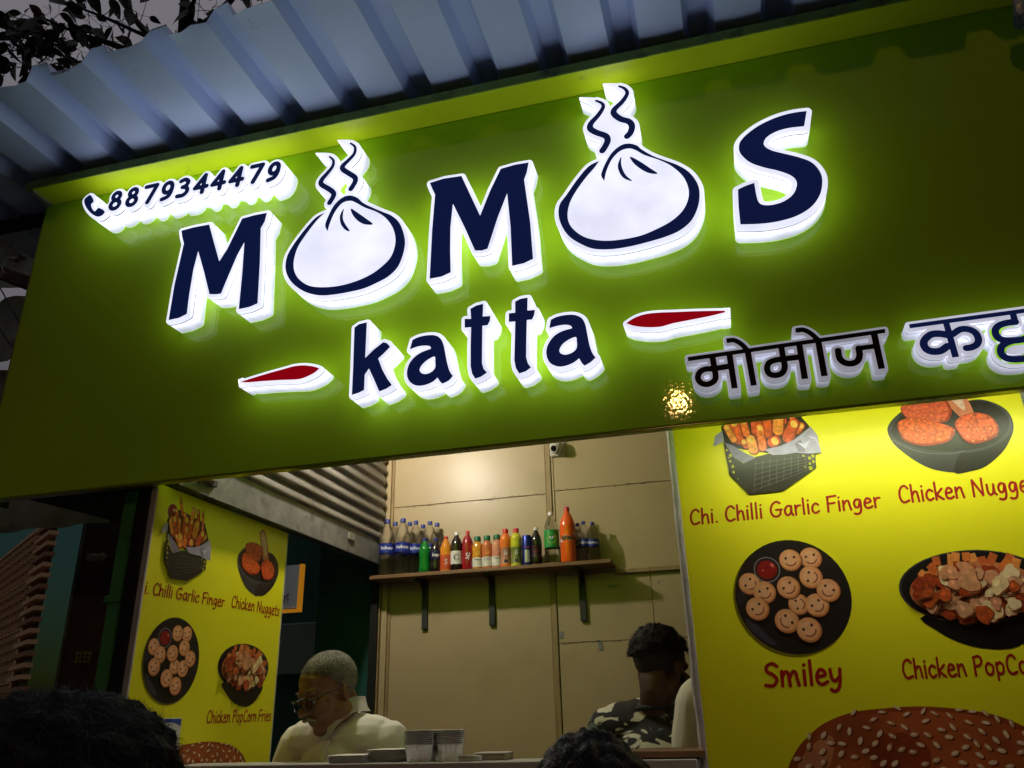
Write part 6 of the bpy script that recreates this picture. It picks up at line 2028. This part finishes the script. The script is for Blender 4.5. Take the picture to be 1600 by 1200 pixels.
# collar, placket, buttons
def collar(Bm, parent, m, fw, zc, rx, ry):
    vs, fs = [], []
    n = 36
    for i in range(n + 1):
        a = -PI / 2 + 0.16 + (2 * PI - 0.32) * i / n
        c, s = math.cos(a), math.sin(a)
        fr = max(0.0, -s) ** 3
        zdrop = -.030 * fr
        rows = [(rx * .98, ry * .98, zc + zdrop - .010), (rx * 1.0, ry * 1.0, zc + zdrop + .026), (rx * 1.06, ry * 1.06, zc + zdrop + .030),
                (rx * 1.20, ry * (1.18 + .10 * fr), zc + zdrop - .002 - .012 * fr), (rx * 1.38, ry * (1.30 + .28 * fr), zc + zdrop - .016 - .058 * fr ** 2)]
        for a_, b_, zz in rows:
            vs.append(Bm @ Vector((a_ * c, fw + .004 + b_ * s, zz)))
    for i in range(n):
        for k_ in range(4):
            q_ = i * 5 + k_
            fs.append((q_, q_ + 1, q_ + 6, q_ + 5))
    bm = bmesh.new(); bv = [bm.verts.new(v) for v in vs]
    for f in fs: bm.faces.new([bv[i] for i in f])
    bmesh.ops.solidify(bm, geom=list(bm.faces), thickness=.0016)
    return bm_obj('collar', bm, m, parent, 1.0)
collar(Bm, old, M_CREAMSHIRT, -.05, 1.500, .066, .068)
def front_y(zz):
    return -.05 * np.interp(zz, [1.0, 1.12, 1.27, 1.40], [0, .3, .7, 1.0]) - np.interp(zz, [1.0, 1.12, 1.27, 1.34, 1.40], [.116, .112, .126, .108, .078])
pv, pf_ = [], []
zs_ = [1.02 + .38 * i / 16 for i in range(17)]
for zz in zs_:
    y = front_y(zz) - .004
    for dx, dy in ((-.017, .006), (-.016, 0), (.016, 0), (.017, .006)): pv.append(Bm @ Vector((dx, y + dy, zz)))
for i in range(16):
    for k_ in range(3):
        q_ = i * 4 + k_; pf_.append((q_, q_ + 1, q_ + 5, q_ + 4))
mesh_pd('placket', pv, pf_, M_CREAMSHIRT, old, 1.0)
for zz in (1.08, 1.17, 1.26, 1.345):
    c = Bm @ Vector((0, front_y(zz) - .0055, zz))
    tube('button', [c, c + Bm.to_3x3() @ Vector((0, -.002, 0))], .0052, M_CAPWHITE, old, 10)

# ---- man seen from behind in a camouflage shirt
def camo():
    m = bpy.data.materials.new('camouflage_cotton'); m.use_nodes = True
    n, l = m.node_tree.nodes, m.node_tree.links
    b = n['Principled BSDF']; b.inputs['Roughness'].default_value = 0.85
    tc = n.new('ShaderNodeTexCoord'); mp = n.new('ShaderNodeMapping'); mp.inputs['Scale'].default_value = (1.0, 1.0, 1.7); mp.inputs['Rotation'].default_value = (0, 0.5, 0)
    l.new(tc.outputs['Object'], mp.inputs['Vector'])
    prev = (0.010, 0.010, 0.011, 1)
    src = None
    for i, (sc2, th, col) in enumerate(((8, .62, (0.10, 0.13, 0.13, 1)), (9.5, .56, (0.62, 0.60, 0.52, 1)))):
        nz = n.new('ShaderNodeTexNoise'); nz.inputs['Scale'].default_value = sc2; nz.inputs['Detail'].default_value = 1.6; nz.inputs['Distortion'].default_value = 1.1
        ad = n.new('ShaderNodeVectorMath'); ad.operation = 'ADD'; ad.inputs[1].default_value = (7.3 * i, 2.1 * i, 0.4)
        l.new(mp.outputs['Vector'], ad.inputs[0]); l.new(ad.outputs['Vector'], nz.inputs['Vector'])
        rp = n.new('ShaderNodeMapRange'); rp.inputs['From Min'].default_value = th - .008; rp.inputs['From Max'].default_value = th + .008
        l.new(nz.outputs['Fac'], rp.inputs['Value'])
        mx = n.new('ShaderNodeMix'); mx.data_type = 'RGBA'; mx.inputs['A'].default_value = prev; mx.inputs['B'].default_value = col
        if src: l.new(src, mx.inputs['A'])
        l.new(rp.outputs['Result'], mx.inputs['Factor']); src = mx.outputs['Result']
    l.new(src, b.inputs['Base Color'])
    return m
hc2 = PY(1034, 1046, 2.78)
man2, Hm2, Bm2 = person('man with black quiff and camouflage shirt seen from behind inside the shop', (hc2.x - .03, 2.74), 0.14, 0.985, math.radians(168),
                        hc2, rot(150, 12, 3), M_SKIN2, camo(), M_TROUSER, 0.9, 'work', 0.0075, 0.06, 0.004)
def keep2(p):
    hl = np.interp(p.y, [-.10, -.06, -.02, .02, .06, .11], [.075, .065, .045, .038, .030, .022])
    return p.z > hl + .012 * noise.noise(p * 45)
def keep2b(p):
    hl = np.interp(p.y, [-.10, -.06, -.02, .0, .03, .06, .11], [.09, .06, .02, -.005, -.03, -.05, -.06])
    return p.z > hl
hair_cap('cropped_hair', Hm2, mat('faded_hair', (0.022, 0.013, 0.010), rough=0.7, var=0.3, scale=120, bump=0.4, bscale=200), man2, keep2b, .0012, .0008, 5)
hair_cap('hair', Hm2, M_BLACKHAIR, man2, keep2, .016, .012, 9)
hair_strands('hair_strands', Hm2, M_BLACKSTR, man2, keep2, 2600, .024, .5, .0009, 13, (0, -.3, .25), .7, .012)
HQ = lambda x, y, z: Hm2 @ Vector((x, y, z))
bd = []
for s in (-1, 1):
    tube('beard', [HQ(s * .070, -.012, -.020), HQ(s * .064, -.022, -.060), HQ(s * .045, -.055, -.095), HQ(s * .012, -.082, -.110)], [.006, .014, .015, .012], M_BLACKHAIR, man2, 10)
tube('shirt_neckband', [Bm2 @ Vector((.070 * math.cos(a), -.06 + .022 + .068 * math.sin(a), 1.448 - .012 * max(0, -math.sin(a)))) for a in [2 * PI * i / 28 for i in range(29)]], .008, mat('dark_neckband', (0.02, 0.022, 0.022), rough=0.85), man2, 8)

# ---- man in an off-white shirt, mostly behind the right poster
sh3 = PY(1092, 1052, 2.46)
fx3 = sh3.x + .165
hc3 = Vector((fx3 + .03, 2.40, sh3.z + .155))
man3, Hm3, Bm3 = person('person in an off-white shirt half hidden behind the right poster', (fx3, 2.46), 0.14, (sh3.z - 0.14) / 1.462, math.radians(165),
                        hc3, rot(60, 20), M_SKIN2, M_WHITESHIRT, M_TROUSER, 1.0, 'work', 0.008, 0.04, 0.009)
hair_cap('hair', Hm3, M_BLACKHAIR, man3, keep2b, .010, .006, 4)

# ---- customers in the foreground
def keep_c(p):
    hl = np.interp(p.y, [-.10, -.06, -.02, .02, .06, .11], [.05, .035, -.01, -.03, -.055, -.075])
    return p.z > hl
def customer(label, px_, py_, Y, sc, yaw, n, L, lift, seed, w, shirt, curl, grow=.02, sq=1):
    h_ = PY(px_, py_, Y)
    root, H_, B_m = person(label, (h_.x, h_.y - .03), 0.0, (h_.z) / 1.575, math.radians(yaw), h_, rot(yaw, 4) * sc, M_SKIN2, shirt, M_TROUSER, 0.9, 'down', 0.010, 0.0, 0.004)
    hair_cap('hair', H_, M_BLACKHAIR, root, keep_c, grow, .012, seed, sq)
    hair_strands('hair_strands', H_, M_BLACKSTR, root, keep_c, n, L, lift, w, seed, (.2, .1, .1), curl, grow - .004, sq)
    return root
M_DKSHIRT = mat('dark_tee', (0.02, 0.022, 0.03), rough=0.85, var=0.1, scale=20)
customer('customer with thick black hair at the bottom left corner, seen from behind', 78, 1342, 0.72, 1.06, 172, 9000, .034, .36, 3, .00055, M_DKSHIRT, .85, .024, 0.78)
customer('customer with short tousled black hair at the bottom centre, seen from behind', 930, 1302, 1.24, 1.0, 185, 7000, .026, .42, 6, .0005, mat('grey_tee', (0.06, 0.06, 0.065), rough=0.85, var=0.1, scale=20), .8, .020)
# ================================================================== LAMPS THE PLACE HAS
# bare LED bulb hanging inside the shop, behind the sign (its glint shows on the back wall)
hl = PY(740, 748, BY)
dr = ray(740, 748); dr = Vector((dr[0], -dr[1], dr[2])) / dr[1]
lp = hl + dr * 0.85
bulb = empty('led_bulb', (lp.x, lp.y, lp.z))
tag(bulb, 'bare white bulb hanging inside the shop behind the sign', 'lamp')
M_BULB = mat('bulb_glow', (0.9, 0.9, 0.9), emit=(1.0, 0.91, 0.76), es=540.0)
bm = bmesh.new(); bmesh.ops.create_uvsphere(bm, u_segments=12, v_segments=8, radius=0.038, matrix=Matrix.Translation(lp))
bm_obj('globe', bm, M_BULB, bulb, 1.5)
lathe('holder', [(0.016, 0.036), (0.018, 0.07), (0.010, 0.10)], lp, M_CAPWHITE, bulb, 10)
tube('flex', [lp + Vector((0, 0, 0.10)), Vector((lp.x, lp.y, ZC - 0.002))], 0.003, M_WIRE, bulb, 5)
# LED batten tucked up behind the foot of the sign, washing the right poster
M_LED = mat('led_strip_glow', (0.9, 0.9, 0.9), emit=(1.0, 0.95, 0.80), es=23.0)
bat = empty('led_batten', (0.5, 2.075, ZB + 0.03))
tag(bat, 'slim light batten behind the bottom edge of the sign above the right poster', 'lamp')
box('housing', (0.02, 2.044, ZB + 0.036), (0.95, 2.079, ZB + 0.050), M_ALU, bat, 0.001)
box('diffuser', (0.03, 2.047, ZB + 0.026), (0.94, 2.076, ZB + 0.0355), M_LED, bat, 0.001)
# sodium street lamp behind the photographer (its orange glint shows on the sign, its shadow edge under the awning)
gp = PY(1060, 622, SY); gd_ = ray(1060, 622); gd_ = Vector((gd_[0], -gd_[1], gd_[2])) / gd_[1]
sl = gp + gd_ * 10.0
st = empty('street_lamp', (sl.x, sl.y - 1.2, 0))
tag(st, 'sodium street lamp on a steel pole behind the photographer', 'street lamp')
tube('pole', [(sl.x, sl.y - 1.2, 0), (sl.x, sl.y - 1.2, sl.z - 0.3), (sl.x, sl.y - 0.9, sl.z + 0.05), (sl.x, sl.y - 0.2, sl.z + 0.10)], [0.06, 0.05, 0.04, 0.03], M_TRIM, st, 10)
box('lamp_head', (sl.x - 0.12, sl.y - 0.25, sl.z + 0.06), (sl.x + 0.12, sl.y + 0.28, sl.z + 0.13), M_TRIM, st, 0.01)
M_SODIUM = mat('sodium_glow', (0.9, 0.6, 0.3), emit=(1.0, 0.46, 0.09), es=330.0)
bm = bmesh.new(); bmesh.ops.create_uvsphere(bm, u_segments=12, v_segments=8, radius=0.055, matrix=Matrix.Translation(sl))
bm_obj('glass', bm, M_SODIUM, st, 1.5)
ld = bpy.data.lights.new('street_lamp_light', 'SPOT')
ld.energy = 75; ld.spot_size = math.radians(75); ld.spot_blend = 0.8; ld.color = (1.0, 0.50, 0.16); ld.shadow_soft_size = 0.08
lo = bpy.data.objects.new('light', ld); COL.objects.link(lo); lo.parent = st
lo.location = (0, 1.38, sl.z - 0.16)
lo.rotation_euler = (math.radians(66), 0, math.radians(-17))

# block added across the street: shades the low sky from the shop front (never in view)
ob = empty('sky_shade_block', (0, -11, 0))
tag(ob, 'unseen dark block added behind the photographer to shade the low sky', 'building')
M_OPP = mat('shade_block_facade', (0.10, 0.09, 0.08), rough=0.9, var=0.25, scale=0.6)
box('wall', (-40, -19, 0), (36, -11, 22), M_OPP, ob, 0.02)
for i in range(10):
    for j in range(4):
        box('window', (-24 + 4.8 * i, -11.05 + 0.02, 1.4 + 3.5 * j), (-22.2 + 4.8 * i, -10.94, 3.0 + 3.5 * j), M_PANE, ob, 0.01)
